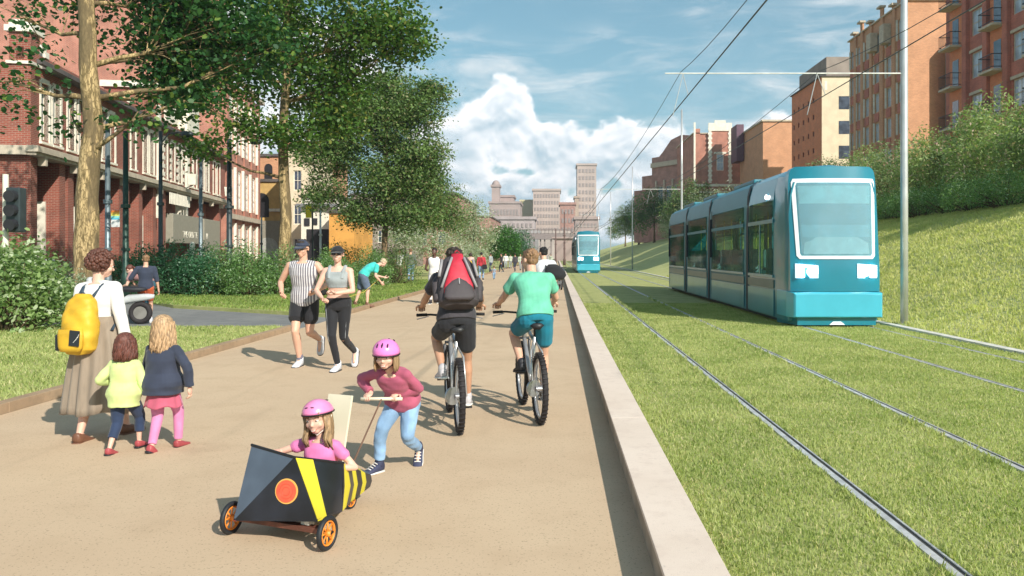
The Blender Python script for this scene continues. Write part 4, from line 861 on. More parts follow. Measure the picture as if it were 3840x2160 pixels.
def tramcar(x, y, lab):
    W = 1.02; Lt = 18.8; t = thing('tram', lab, 'tram', (x, y, 0))
    def sec(yy, w, zt, z0=.13, cr=.42):              # rounded body section from sill to arched roof
        pts = [(-w, z0), (-w * 1.005, 1.2), (-w, 2.4), (-w * .97, zt - cr - .1), (-w * .90, zt - .26), (-w * .72, zt - .12), (-w * .38, zt - .03), (0, zt)]
        pts = pts + [(-a, z) for a, z in reversed(pts[:-1])]; return [Vector((a, yy, z)) for a, z in pts]
    cuts = [3.7, 9.1, 13.9, Lt]
    def hollow(y0, ya, yb, y1, zt, nm, m, cap0=True):
        q = MB(); up = lambda yy: [p for p in sec(yy, W, zt, 2.89) if p.z > 2.88]
        q.ring([up(y0), up(y1)]); q.b2(-W, W, y0, y1, .13, 1.10)
        for s_ in (-1, 1): q.b2(s_ * (W - .09), s_ * W, y0, ya, 1.10, 2.89); q.b2(s_ * (W - .09), s_ * W, yb, y1, 1.10, 2.89)
        o = q.build(nm, m, t, autos=True); n_ = 3 if y1 - y0 > 3 else 1
        for k in range(n_):
            yy = ya + (yb - ya) * (k + .5) / n_; w = MB()
            for s_ in (-1, 1): w.b2(s_ * .45, s_ * .88, yy - .05, yy + .05, 1.1, 1.75); w.b2(s_ * .45, s_ * .88, yy - .4, yy + .05, 1.1, 1.2)
            w.build('seat', T_seatb, o, bevel=.02); MB().cyl((.3, yy + .3, 1.1), (.3, yy + .3, 2.89), .018, .018, 8).build('pole', T_pole, o)
        return o
    b = MB(); nose = [(.02, .98, 3.44), (.10, 1.0, 3.54), (.32, 1.015, 3.62), (.9, W, 3.66)]
    b.ring([sec(yy, w, zt) for yy, w, zt in nose] + [sec(1.1, W, 3.67)]); b.build('cab', T_body, t, autos=True); hollow(1.11, 1.15, 3.45, 3.55, 3.67, 'cab_side', T_body)
    a = 3.62
    for i, c in enumerate(cuts):
        if i: 
            s = hollow(a, a + .40, c - .60, c - .16, 3.66, 'carriage', T_side)
        else: s = t
        if i < 3: MB().ring([sec(c - .17, W + .018, 3.685), sec(c + .07, W + .018, 3.685)], cap=False).build('gaiter', T_black, t)
        a0, c0 = (1.15, 3.45) if i == 0 else (a + .42, c - .62)
        sd = []
        for s_ in (-1, 1):
            xw = s_ * (W + .012)
            def q(n_, y0, y1, z0, z1, m, p=s, th=.012): return MB().b2(xw - th * s_ * 0, xw + th * s_, y0, y1, z0, z1).build(n_, m, p, bevel=.003)
            q('side_window', a0, c0, 1.12, 2.34, T_pane); q('top_light', a0, c0, 2.44, 2.86, T_pane)
            q('window_rail', a0 - .06, c0 + .06, 2.345, 2.435, T_body if i == 0 else T_side, th=.022); q('window_sill', a0 - .06, c0 + .06, 1.05, 1.115, T_low, th=.025)
            if i == 0: q('window_post', (a0 + c0) / 2 - .04, (a0 + c0) / 2 + .04, 1.12, 2.34, T_body, th=.022)
            q('side_reflection_band', a0 - .1, c0 + .1, .80, 1.0, T_band); q('lower_panel', a0 - .1, c0 + .1, .16, .77, T_low)  # band below the sill: reflection on the side put into the colour
            if i: q('grab_rail', c - .52, c - .44, 1.5, 2.75, T_black, th=.05); q('door_strip', c - .58, c - .56, .3, 3.0, T_black, th=.015)
        a = c - .0
    MB().b2(-.93, .93, .35, Lt - .4, .05, .128).build('underframe', T_black, t)
    b = MB(); b.ring([sec(Lt - .3, W, 3.66), sec(Lt - .02, W * .96, 3.5)]).build('rear_cab', T_body, t)
    b = MB()
    b.ring([[Vector((sx * w, yy, z)) for sx, z in ((-1, z0), (-1, z1), (-.6, z1 + .02), (.6, z1 + .02), (1, z1), (1, z0), (.6, z0), (-.6, z0))] for yy, w, z0, z1 in ((-.34, .93, .24, .72), (-.30, .97, .22, .76), (.05, 1.03, .22, .79), (.8, 1.035, .22, .79))]); b.build('bumper', T_bump, t, bevel=.012)
    b = MB(); b.ring([[Vector((sx * w, yy, z)) for sx, z in ((-1, z0), (-1, z1), (1, z1), (1, z0))] for yy, w, z0, z1 in ((-.22, .86, .05, .22), (.9, 1.0, .03, .22))]); b.build('skirt', T_body, t)
    MB().add([(-.2, -.235, .05), (.2, -.235, .05), (0, -.235, .14), (-.2, -.21, .05), (.2, -.21, .05), (0, -.21, .14)], [(0, 1, 2), (3, 5, 4), (0, 3, 4, 1), (1, 4, 5, 2), (2, 5, 3, 0)]) if 0 else MB().box((0, -.24, .095), (.34, .03, .07), taper=.5).build('coupler_plate', T_frame, t)
    # curved front mask with windscreen
    def arc(px, z, off): return Vector((px, -.30 - off + .20 * (abs(px) / 1.0) ** 3 + max(0, z - 1.3) * .115, z))
    b = MB(); xs = [-.985 + 1.97 * k / 28 for k in range(29)]; rings = []
    for z, k in ((.79, 1), (1.2, 1), (1.5, 1), (2.0, .995), (2.5, .998), (2.95, .993), (3.25, .985), (3.42, .965), (3.50, .92), (3.55, .84)):
        f = [arc(px * k, z, 0) for px in xs]; bk = [Vector((p.x, .32 if z < 3.3 else .36, p.z)) for p in reversed(f)]; rings.append(f + bk)
    b.ring(rings); b.build('front_mask', T_body, t, autos=True)
    def panel(nm, pts, off, m, th=.02, n=24, par=None):        # patch following the mask, pts = (z, half width) rows
        rg = []
        for z, hw in pts:
            f = [arc(-hw + 2 * hw * k / n, z, off) for k in range(n + 1)]; rg.append(f + [p + Vector((0, th, 0)) for p in reversed(f)])
        return MB().ring(rg).build(nm, m, par or t, autos=True)
    fr = panel('windscreen_frame', [(1.50, .80), (1.57, .86), (2.4, .895), (3.20, .925), (3.28, .89)], .02, T_frame, .03)
    panel('windscreen_bezel', [(1.57, .76), (1.62, .79), (2.4, .815), (3.12, .84), (3.19, .81)], .023, T_in, .02, par=fr)
    panel('windscreen_glass', [(1.60, .74), (1.64, .77), (2.4, .795), (3.09, .82), (3.16, .79)], .036, T_screen, .006, par=fr)
    panel('dashboard', [(1.60, .72), (1.85, .70), (1.98, .45)], .028, T_seat, .004, par=fr)
    panel('screen_bright_band', [(2.72, .78), (3.12, .80)], .028, mat('screen_band_pale', (.42, .58, .62), .7), .004, par=fr)  # pale panel added to paint the bright upper band of the windscreen
    panel('painted_cab_glow', [(1.98, .74), (2.25, .76)], .0265, mat('cab_mid', (.22, .42, .50), .7), .002, par=fr)  # glow is only colour: a lighter strip of the windscreen gradient
    for s_ in (-1, 1):
        cx = s_ * .66; h = MB(); p0 = [(cx - .235, 1.08), (cx + .235, 1.08), (cx + .235, 1.36), (cx - .235, 1.40)]
        f = [arc(px, z, .02) for px, z in p0]; h.add([*f, *[p + Vector((0, .06, 0)) for p in f]], [(0, 1, 2, 3), (7, 6, 5, 4), (0, 4, 5, 1), (1, 5, 6, 2), (2, 6, 7, 3), (3, 7, 4, 0)])
        hl = h.build('headlight', T_chrome, t); c = arc(cx - s_ * .10, 1.23, .045); MB().ell(c, (.125, .04, .125), n=16, m=8).build('bulb', T_lamp, hl, smooth=True)
        c2 = arc(cx + s_ * .13, 1.23, .05); MB().box(c2, (.15, .03, .26), (0, 0, s_ * .2)).build('lamp_strip', T_lamp, hl)
    MB().ell((-W - .02, 1.7, 2.99), (.02, .12, .06), n=12, m=6).build('side_lamp', T_lamp, t, smooth=True)
    0 and MB().ring([[Vector((-.42, .5, 3.66)), Vector((.42, .5, 3.66)), Vector((.38, .5, 3.69)), Vector((-.38, .5, 3.69))], [Vector((-.7, 3.2, 3.60)), Vector((.7, 3.2, 3.60)), Vector((.6, 3.2, 3.72)), Vector((-.6, 3.2, 3.72))]]).build('roof_cowl', T_roof, t)
    for c in (6.2, 11.4, 16): MB().b2(-.55, .55, c - 1.3, c + 1.3, 3.60, 3.73).build('roof_unit', T_side, t, bevel=.04)
    return t
t1 = tramcar(6.14, 17.75, 'big turquoise tram with lit headlights beside the tall silver mast')
t2 = dup(t1, label='small far turquoise tram coming along the near track', loc=(2.72, 68.5, 0))
for t_ in (t1, t2): t_['group'] = 'turquoise trams'
# ---------------------------------------------------------------- street furniture on the left
P_dark = mat('post_dark', (.045, .06, .065), .45, .3); P_green = mat('post_green', (.02, .055, .04), .45, .3); P_grey = mat('post_grey', (.15, .19, .21), .4, .4)
def post(u, d, vt, m, lab, r=.09, arm=0, lamp=False, name='street_lamp', cat='post'):
    x = wx(u, d); H = wz(vt, d); t = thing(name, lab, cat, (x, d, 0)); MB().tube([(0, 0, 0), (0, 0, .9), (0, 0, 1.0), (0, 0, H)], [r * 1.5, r * 1.4, r, r * .75], 14).build('post', m, t, smooth=True)
    MB().cyl((0, 0, H * .55), (0, 0, H * .55 + .12), r * 1.5, r * 1.5, 14).build('collar', m, t); MB().cyl((0, 0, H * .3), (0, 0, H * .3 + .08), r * 1.4, r * 1.4, 14).build('collar', m, t)
    if arm:
        MB().tube([(0, 0, H - .5), (arm * .3, 0, H - .1), (arm, 0, H)], [.03, .028, .022], 8).build('arm', m, t)
        MB().ell((arm, 0, H - .12), (.26, .13, .12), n=14, m=8).build('lamp_head', m, t, smooth=True)
    return t
post(271, 24.5, 300, P_grey, 'blue grey post right beside the big plane tree trunk', .085, name='sign_post'); post(316, 27, 330, P_green, 'dark green post right of the rainbow sign', .10, name='sign_post')
post(404, 30.5, 330, P_dark, 'dark lamp post with two collars left of the taupe shop board', .085, 1.0); post(505, 33.5, 385, P_grey, 'grey post standing in front of the taupe shop board', .085, name='sign_post'); post(577, 33, 350, P_dark, 'tall dark lamp post at the right end of the shop building', .12, 1.1)
post(658, 52, 545, P_dark, 'small dark post by the grey shutter', .06, name='sign_post'); post(806, 48, 500, M_pale, 'thin pale post before the black shop opening', .07, name='sign_post'); post(1360 + 60, 120, 533, mat('wood_pole', (.13, .08, .07), .8), 'thin brown pole left of the far tram', .14, name='utility_pole'); post(1398, 130, 575, mat('wood_pole', (.13, .08, .07)), 'short thin brown pole farthest down the path', .12, name='utility_pole')
def furniture():
    t = thing('stop_sign', 'rainbow striped flag sign on a bracket between the grey and green posts', 'sign', (wx(290, 24.3), 24.3, wz(571, 24.3)))
    h = .50; cols = [(.85, .22, .03), (.80, .45, .06), (.72, .68, .12), (.25, .62, .55), (.10, .45, .62)]
    MB().b2(-.13, .13, 0, .02, 0, h).build('plate', mat('sign_pale', (.62, .62, .62), .5), t)
    for k, c in enumerate(cols): MB().b2(-.128, .128, -.006, -.001, h - .055 * (k + 1), h - .055 * k - .002).build('colour_band', mat('band_%d' % k, c, .5, var=.03), t)
    MB().b2(-.25, -.13, .0, .02, .08, .11).build('bracket', P_grey, t); MB().b2(-.25, -.13, .0, .02, .38, .41).build('bracket', P_grey, t)
    t = thing('traffic_light', 'black traffic light at the left edge in front of the brick corner', 'traffic light', (wx(14, 18), 18, 0)); MB().tube([(0, 0, 0), (0, 0, 3.4)], .06, 12).build('post', M_white, t)
    MB().b2(.08, .40, -.12, .12, 2.1, 3.1).build('housing', P_dark, t, bevel=.03)
    for k in range(3): MB().tube([(.26, -.13, 2.27 + k * .32), (.26, -.28, 2.25 + k * .32)], [.12, .13], 14).build('hood', M_ink, t)
    t = thing('banner', 'yellow banner hanging on a dark post before the white shop', 'banner', (wx(786, 50), 50, 0)); MB().tube([(0, 0, 0), (0, 0, 4.6)], .05, 8).build('post', P_dark, t); MB().b2(-.42, -.06, -.02, .02, wz(548, 50), wz(515, 50)).build('cloth', mat('yellow_cloth', (.80, .62, .02), .7), t)
    t = thing('bollard', 'short white bollard in front of the taupe shop board', 'bollard', (wx(484, 31.5), 31.5, 0)); MB().tube([(0, 0, 0), (0, 0, 2.0), (0, 0, 2.1)], [.11, .10, .03], 12).build('post', M_white, t)
    t = thing('red_sign', 'small red sign above the grey gabled house', 'sign', (wx(812, 92), 92, 0)); MB().tube([(0, 0, 0), (0, 0, 8.2)], .06, 8).build('post', P_dark, t); MB().b2(-.5, .5, -.03, .03, 8.2, 9.0).build('panel', mat('red_panel', (.6, .03, .04), .6), t, bevel=.01)
furniture()
# ---------------------------------------------------------------- people: one skeleton, posed by targets
SK = {'fair': mat('skin_fair', (.66, .38, .27), .5, var=.05, vs=8, sss=.08), 'pink': mat('skin_pink', (.70, .42, .32), .5, var=.05, vs=8, sss=.08), 'tan': mat('skin_tan', (.50, .27, .17), .5, var=.06, vs=8, sss=.06), 'dark': mat('skin_dark', (.10, .045, .03), .45, var=.1, vs=8)}
def cloth(n, c, **k): k.setdefault('rough', .85); k.setdefault('var', .10); k.setdefault('vs', 9); k.setdefault('bump', .12); k.setdefault('bs', 160); k.setdefault('sheen', .15); return mat('cloth_' + n, c, **k)
def hairm(n, c): return mat('hair_' + n, c, .55, var=.35, vs=26, stretch=(3, 3, .6), bump=.5, bs=45)
M_eye = mat('eye_white', (.75, .73, .7), .25, var=.02); M_iris = mat('iris', (.05, .045, .04), .2); M_lip = mat('lips', (.50, .16, .14), .4); M_teeth = mat('teeth', (.82, .78, .72), .3, var=.02); M_sole = mat('sole_white', (.70, .69, .66), .7)
def V3(*a): return Vector(a)
def ik(A, Cc, l1, l2, pole):
    A, Cc = Vector(A), Vector(Cc); d = Cc - A; L = d.length
    if L > (l1 + l2) * .995: Cc = A + d * ((l1 + l2) * .995 / L); d = Cc - A; L = d.length
    dn = d / L; p = Vector(pole) - dn * Vector(pole).dot(dn); p.normalize(); a = (l1 * l1 - l2 * l2 + L * L) / (2 * L); h = math.sqrt(max(l1 * l1 - a * a, 0)); return A + dn * a + p * h, Cc
class Sk: pass
def skeleton(H, pel=None, lean=0.0, lean2=None, side=0.0, twist=0.0, hyaw=0.0, hpitch=0.0, hroll=0.0, hands=None, feet=None, poles=None, kpoles=None, toes=None, child=0.0, fem=0.0):
    s = Sk(); s.H = H; s.child = child; s.fem = fem; hh = H * (.130 + .05 * child); s.hh = hh; leg = H * (1 - .12 * child); s.pel = Vector(pel) if pel else V3(0, 0, .525 * leg)
    lean2 = lean if lean2 is None else lean2; lean, lean2, side, twist = R(lean), R(lean2), R(side), R(twist)
    s.up1 = V3(math.sin(side), math.sin(lean), math.cos(lean)).normalized(); s.up2 = V3(math.sin(side), math.sin(lean2), math.cos(lean2)).normalized()
    s.r1 = s.up1.cross(V3(0, -1, 0)); s.r1 = (V3(1, 0, 0) - s.up1 * s.up1.x).normalized(); s.f1 = s.up1.cross(s.r1)
    tw = Matrix.Rotation(twist, 3, s.up2); s.r2 = tw @ (V3(1, 0, 0) - s.up2 * s.up2.x).normalized(); s.f2 = s.up2.cross(s.r2)
    sp = H * (.30 - .02 * child); s.sp = sp; s.waist = s.pel + s.up1 * sp * .42; s.neck = s.waist + s.up2 * sp * .58; s.shw = H * (.108 - .012 * fem - .004 * child)
    s.sh = [s.neck - s.up2 * H * .030 + s.r2 * s.shw * k for k in (-1, 1)]; s.hip = [s.pel + s.r1 * H * .050 * k - s.up1 * H * .012 for k in (-1, 1)]
    hy = Matrix.Rotation(R(hyaw), 3, 'Z'); s.hf = hy @ V3(0, math.cos(R(hpitch)), math.sin(R(hpitch))); s.hr = hy @ V3(1, 0, 0); s.hr = (Matrix.Rotation(R(hroll), 3, s.hf) @ s.hr); s.hu = s.hr.cross(s.hf)
    s.head = s.neck + s.up2 * H * .022 + (s.up2 * .4 + s.hu * .6) * (hh * .60) + s.hf * hh * .06
    la, lf = H * .168, H * .148; lt, lc = leg * .245, leg * .243; s.leg = leg
    s.el, s.wr = [], []; s.kn, s.an = [], []
    for i, k in enumerate((-1, 1)):
        t = Vector(hands[i]) if hands and hands[i] is not None else s.sh[i] + V3(k * H * .045, H * .02, -(la + lf) * .97)
        p = poles[i] if poles and poles[i] is not None else V3(k * .4, -1, -.1); e, t = ik(s.sh[i], t, la, lf, p); s.el.append(e); s.wr.append(t)
        t = Vector(feet[i]) if feet and feet[i] is not None else V3(s.hip[i].x + k * .01, s.pel.y, .045 * leg); p = kpoles[i] if kpoles and kpoles[i] is not None else V3(k * .06, 1, 0)
        q, t = ik(s.hip[i], t, lt, lc, p); s.kn.append(q); s.an.append(t)
    s.toes = [Vector(toes[i]).normalized() if toes and toes[i] is not None else V3((-1, 1)[i] * .12, 1, 0).normalized() for i in (0, 1)]
    return s
def torso_secs(s, a, c, inf=0.0, n=9, flare=0.0, bulk=1.0):
    """body cross sections between heights a and c along the spine (0 crotch .. 1 neck)"""
    H = s.H; F = s.fem; tab = [(-.14, .070, .060), (-.02, .094 + .006 * F, .072), (.10, .097 + .006 * F, .070), (.36, .080 - .008 * F, .056), (.50, .086 - .010 * F, .062), (.68, .100 - .010 * F, .068 + .004 * F), (.84, .106 - .012 * F, .062), (.94, .082 - .008 * F, .048), (1.0, .042, .038)]
    if s.child: tab = [(t, w * 1.03, d * 1.08) for t, w, d in tab]
    out = []
    for i in range(n):
        t = a + (c - a) * i / (n - 1)
        for j in range(len(tab) - 1):
            if tab[j][0] <= t <= tab[j + 1][0] + 1e-9: k = (t - tab[j][0]) / (tab[j + 1][0] - tab[j][0]); k = k * k * (3 - 2 * k); w = tab[j][1] + (tab[j + 1][1] - tab[j][1]) * k; d = tab[j][2] + (tab[j + 1][2] - tab[j][2]) * k; break
        else: w, d = (tab[0][1:] if t < tab[0][0] else tab[-1][1:])
        q = min(max((t - .25) / .4, 0), 1); q = q * q * (3 - 2 * q)
        if t < .42: ctr = s.pel + s.up1 * s.sp * t
        else: ctr = s.waist + s.up2 * s.sp * (t - .42)
        r_ = s.r1.lerp(s.r2, q).normalized(); f_ = s.f1.lerp(s.f2, q).normalized(); fl = flare * (1 - i / (n - 1)); out.append((ctr, r_, f_, (w * H + inf + fl) * bulk, (d * H + inf + fl) * bulk))
    return out
def body(s, skin, par, vox=.006, hands='relax', bust=True, barefoot=False, hand_dirs=None):
    H, hh = s.H, s.hh; b = MB(); b.loft(torso_secs(s, -.1, 1.0), 24)
    b.cone(s.neck - s.up2 * H * .02, s.head - s.hu * hh * .25 - s.hf * hh * .06, H * (.034 - .004 * s.fem), H * (.031 - .004 * s.fem))
    for k in (-1, 1): b.cone(s.neck - s.up2 * H * .012 + s.r2 * k * H * .02, s.sh[(k + 1) // 2], H * .025, H * .030)     # shoulder slope
    m = H * (1 - .06 * s.fem) * (1 - .10 * s.child)
    for i in (0, 1):
        b.cone(s.sh[i], s.sh[i].lerp(s.el[i], .45), m * .030, m * .0275); b.cone(s.sh[i].lerp(s.el[i], .45), s.el[i], m * .027, m * .021)
        b.cone(s.el[i], s.el[i].lerp(s.wr[i], .3), m * .021, m * .023); b.cone(s.el[i].lerp(s.wr[i], .3), s.wr[i], m * .0225, m * .0135)
        b.cone(s.hip[i], s.hip[i].lerp(s.kn[i], .5), m * .052, m * .044); b.cone(s.hip[i].lerp(s.kn[i], .5), s.kn[i], m * .043, m * .030)
        sh = s.an[i] - s.kn[i]; bk = -s.f1.cross(sh).cross(sh).normalized() if sh.length else V3(0, -1, 0); bk = (s.toes[i] - sh.normalized() * s.toes[i].dot(sh.normalized())); bk = -bk.normalized() if bk.length > .1 else V3(0, -1, 0)
        b.cone(s.kn[i], s.kn[i] + sh * .3 + bk * m * .007, m * .029, m * .0325); b.cone(s.kn[i] + sh * .3 + bk * m * .007, s.an[i], m * .032, m * .0185)
        f = s.toes[i]; b.cone(s.an[i], s.an[i] + f * H * .06 - V3(0, 0, H * .030), H * .019, H * .011)
    # head
    c, r_, f, u = s.head, s.hr, s.hf, s.hu; M3 = Matrix((r_, f, u)).transposed(); E = lambda x, y, z, rx, ry, rz: b.ell(c + (r_ * x + f * y + u * z) * hh, V3(rx, ry, rz) * hh, M3, 18, 12)
    E(0, -.04, .12, .355, .44, .375); E(0, .12, -.18 + .03 * s.child, .265 + .05 * s.child, .27, .27); E(0, .25, -.37 + .04 * s.child, .13 + .03 * s.child, .13, .11); E(0, .30, .06, .27, .11, .10); E(0, .30, -.12, .22, .13, .2)
    for k in (-1, 1): E(k * .17, .29, -.13, .10 + .03 * s.child, .10, .09 + .02 * s.child)
    b.cone(c + (f * .385 + u * .02) * hh, c + (f * (.48 - .03 * s.child) - u * .12) * hh, hh * .033, hh * .046); E(0, .385, -.275, .10, .045, .028); E(0, .385, -.32, .085, .045, .025)
    for k in (-1, 1): E(k * .365, -.02, -.02, .035, .08, .125)
    o = b.build('body', skin, par, remesh=vox, smooth_it=2)
    # hands joined to the same mesh
    hb = MB(); L = H * .052
    for i in (0, 1):
        k = (-1, 1)[i]; d = (s.wr[i] - s.el[i]).normalized()
        if hand_dirs and hand_dirs[i] is not None: d = Vector(hand_dirs[i]).normalized()
        sd = V3(0, 1, 0) - d * d.y
        if sd.length < .3: sd = V3(0, 0, 1) - d * d.z
        sd.normalize(); nrm = d.cross(sd).normalized() * (1 if k > 0 else -1); mode = hands if isinstance(hands, str) else hands[i]
        if mode == 'grip': nrm = V3(0, 0, 1) - d * d.z; nrm = nrm.normalized(); sd = d.cross(nrm).normalized() * k       # palm down over a bar
        if mode == 'fist': pass
        w0 = s.wr[i]; pc = w0 + d * L * .55; MX_ = Matrix((sd, d, nrm)).transposed()
        hb.ell(w0 + d * L * .1, V3(.017, .022, .013) * H, MX_, 12, 8); hb.ell(pc, V3(.0245, .031, .0115) * H, MX_, 14, 8)
        for j, (off, ln) in enumerate(((-.0165, .80), (-.0055, .95), (.0055, 1.0), (.0165, .90))):
            p = pc + sd * off * H + d * L * .45; cu = {'relax': (18, 32, 30), 'grip': (42, 70, 60), 'fist': (60, 85, 70)}[mode]; a = 0; seg = L * .36 * ln; q = [p]
            for cc in cu: a += R(cc); q.append(q[-1] + (d * math.cos(a) - nrm * math.sin(a)) * seg); seg *= .85
            hb.tube(q, [H * .0058, H * .0054, H * .0050, H * .0042], 7)
        th0 = w0 + d * L * .25 + sd * H * .018; hb.tube([th0, th0 + (d * .5 + sd * .7 - nrm * .35).normalized() * L * .42, th0 + (d * .85 + sd * .45 - nrm * .7).normalized() * L * .80], [H * .0085, H * .0066, H * .005], 7)
    me = bpy.data.meshes.new('t'); me.from_pydata(hb.v, [], hb.f); bm = bmesh.new(); bm.from_mesh(o.data); bm.from_mesh(me)
    for fc in bm.faces: fc.smooth = True
    bm.to_mesh(o.data); bm.free(); bpy.data.meshes.remove(me); return o
def face(s, par, smile=False, brow=(.16, .09, .05), glasses=False, iris=None):
    c, r_, f, u, hh = s.head, s.hr, s.hf, s.hu, s.hh; M3 = Matrix((r_, f, u)).transposed(); P = lambda x, y, z: c + (r_ * x + f * y + u * z) * hh
    if not glasses:
        b = MB(); [b.ell(P(k * .155, .352, .015), V3(.062, .045, .034) * hh, M3, 12, 8) for k in (-1, 1)]; e = b.build('eyes', M_eye, par, smooth=True)
        b = MB(); [b.ell(P(k * .15, .388, .012), V3(.026, .014, .027) * hh, M3, 10, 6) for k in (-1, 1)]; b.build('irises', iris or M_iris, e, smooth=True)
    b = MB(); [b.tube([P(k * .07, .405, .085), P(k * .16, .392, .115), P(k * .24, .335, .09)], [hh * .012, hh * .016, hh * .008], 6) for k in (-1, 1)]; b.build('eyebrows', mat('brow_%d' % int(brow[0] * 99), brow, .8), par)
    b = MB(); w_ = .115 if smile else .085; n = 7; up = [P(-w_ + 2 * w_ * i / n, .418 - .06 * abs(2 * i / n - 1) ** 2, -.272 + (.02 * abs(2 * i / n - 1) ** 2 if smile else 0)) for i in range(n + 1)]
    lo = [p - u * hh * ((.062 if smile else .038) * (1 - abs(2 * i / n - 1) ** 2 * .8)) for i, p in enumerate(up)]; b.tube(up, hh * .010, 6); b.tube(lo, hh * .013, 6); l = b.build('lips', M_lip, par, smooth=True)
    if smile: b = MB(); b.ell(P(0, .408, -.300), V3(.080, .018, .020) * hh, M3, 12, 6); b.build('teeth', M_teeth, l, smooth=True)
def hair(s, kind, m, par, vox=.006, seed=1, length=.5, forward=False):
    c, r_, f, u, hh = s.head, s.hr, s.hf, s.hu, s.hh; M3 = Matrix((r_, f, u)).transposed(); b = MB(); rnd = random.Random(seed); P = lambda x, y, z: c + (r_ * x + f * y + u * z) * hh
    if kind == 'short':
        b.ell(P(0, -.085, .185), V3(.375, .435, .365) * hh, M3, 20, 12); b.ell(P(0, -.2, -.02), V3(.33, .27, .26) * hh, M3); b.ell(P(0, .16, .40), V3(.25, .2, .10) * hh, M3)
        for k in range(60):
            a, e = rnd.uniform(0, 6.28), rnd.uniform(.1, 1.4); d = V3(math.cos(a) * math.cos(e), math.sin(a) * math.cos(e) - .2, math.sin(e)); b.ell(P(d.x * .36, d.y * .42 - .06, .17 + d.z * .37), hh * rnd.uniform(.03, .06), n=6, m=4)
    elif kind == 'curly':
        for k in range(420):
            a, e = rnd.uniform(0, 6.28), rnd.uniform(-.75, 1.5); d = V3(math.cos(a) * math.cos(e), math.sin(a) * math.cos(e), math.sin(e))
            if d.y > .35 and d.z < .45: continue
            b.ell(P(d.x * .47, d.y * .50 - .10, .08 + d.z * .50) * 1.0, hh * rnd.uniform(.045, .10), n=7, m=5)
        b.ell(P(0, -.12, .10), V3(.45, .46, .48) * hh, M3)
    if kind in ('long', 'wavy', 'tail'):
        b.ell(P(0, -.085, .17), V3(.39, .45, .385) * hh, M3, 20, 12)
        if kind != 'tail':
            n = 150 if s.H * vox < .02 else 90
            for k in range(n):
                a = -math.pi / 2 + (k / (n - 1) - .5) * math.pi * 1.32; x0, y0 = math.cos(a) * .37, math.sin(a) * .40 - .05; L = length * rnd.uniform(.82, 1.05); wv = .05 if kind == 'wavy' else .018; ph = rnd.uniform(0, 6.28); pts = []
                for j in range(8): t = j / 7; sp = 1 + .16 * math.sin(t * 2.4); pts.append(P(x0 * sp, y0 * sp, 0) + u * hh * (.25 * (1 - t)) - V3(0, 0, 1) * hh * L * t * 2.0 + (r_ * math.sin(t * 9 + ph) + f * math.cos(t * 8 + ph)) * hh * wv * (.3 + t))
                b.tube(pts, [hh * .046 * (1 - .3 * (j / 7)) if j < 7 else hh * .008 for j in range(8)], 5)
        else:
            b.tube([P(0, -.45, .1), P(0.05, -.62, -.1), P(.1, -.6, -.6)], [hh * .1, hh * .09, hh * .02], 8)
    if forward:
        for k in (-1, 1):
            for j in range(14):
                x = k * rnd.uniform(.30, .42); pts = [P(x, .02 + j * .015, .1), P(x * 1.05, .12, -.25), P(x * 1.1, .15 + .02 * j, -.6), P(x * 1.15 + rnd.uniform(-.1, .1), .22, -.6 - length)]; b.tube(pts, [hh * .05, hh * .05, hh * .045, hh * .012], 6)
        for j in range(14):     # fringe
            x = -.28 + .56 * j / 13; b.tube([P(x * .9, .25, .42), P(x, .40, .27), P(x * 1.1, .385, .13 + rnd.uniform(-.02, .02))], [hh * .05, hh * .045, hh * .015], 6)
    if kind == 'short': return b.build('hair', m, par, remesh=vox * .8, smooth_it=1, disp=hh * .006, dsc=90)
    return b.build('hair', m, par, smooth=True)
def limb(b, P0, P1, P2, r0, r1, r2, a, c, inf):
    """inflated covering along P0-P1-P2 between fractions a..c of the whole chain"""
    l1, l2 = (P1 - P0).length, (P2 - P1).length; T = l1 + l2; n = 9; pts = []; rr = []
    for i in range(n):
        t = (a + (c - a) * i / (n - 1)) * T
        if t <= l1: k = t / l1; p = P0.lerp(P1, k); r = r0 + (r1 - r0) * k
        else: k = (t - l1) / l2; p = P1.lerp(P2, k); r = r1 + (r2 - r1) * k
        pts.append(p); rr.append(r + (inf if not callable(inf) else inf(i / (n - 1))))
    b.tube(pts, rr, 14); 
    for j in range(0, n - 1): b.ell(pts[j], rr[j], n=12, m=8)
def top(s, m, par, a=-.02, c=.965, sleeve='short', inf=.010, flare=0.0, vox=.006, disp=.0025, name='shirt', sl=None, neck=True, cuff=.006, straps=False, bulk=1.0):
    H = s.H; b = MB(); b.loft(torso_secs(s, a, c, inf * H / 1.7, 12, flare, bulk), 26)
    if straps:
        for k in (-1, 1): b.tube([s.neck - s.up2 * H * .085 + s.r2 * k * H * .05 + s.f2 * H * .058, s.neck - s.up2 * H * .03 + s.r2 * k * H * .055 + s.f2 * H * .042, s.neck + s.up2 * H * .006 + s.r2 * k * H * .06, s.neck - s.up2 * H * .07 + s.r2 * k * H * .05 - s.f2 * H * .055], H * .017, 8)
    e = {'none': 0, 'vest': 0, 'short': .30, 'long': .97}[sleeve] if sl is None else sl
    if sleeve != 'none' and not straps:
        for k in (-1, 1): b.cone(s.neck - s.up2 * H * .016 + s.r2 * k * H * .028, s.sh[(k + 1) // 2] - s.r2 * k * (H * .012 if sleeve == 'vest' else 0), H * .027 + .007, (H * .030 if sleeve != 'vest' else H * .026) + .007)
    if e:
        for i in (0, 1): q = 1 - .14 * s.child; limb(b, s.sh[i], s.el[i], s.wr[i], H * .0315 * q, H * .0245 * q, H * .017 * q, 0, e, lambda t: inf * .6 + cuff * t)
    return b.build(name, m, par, remesh=vox, smooth_it=3, disp=disp, dsc=11 * 1.7 / max(H, .9))
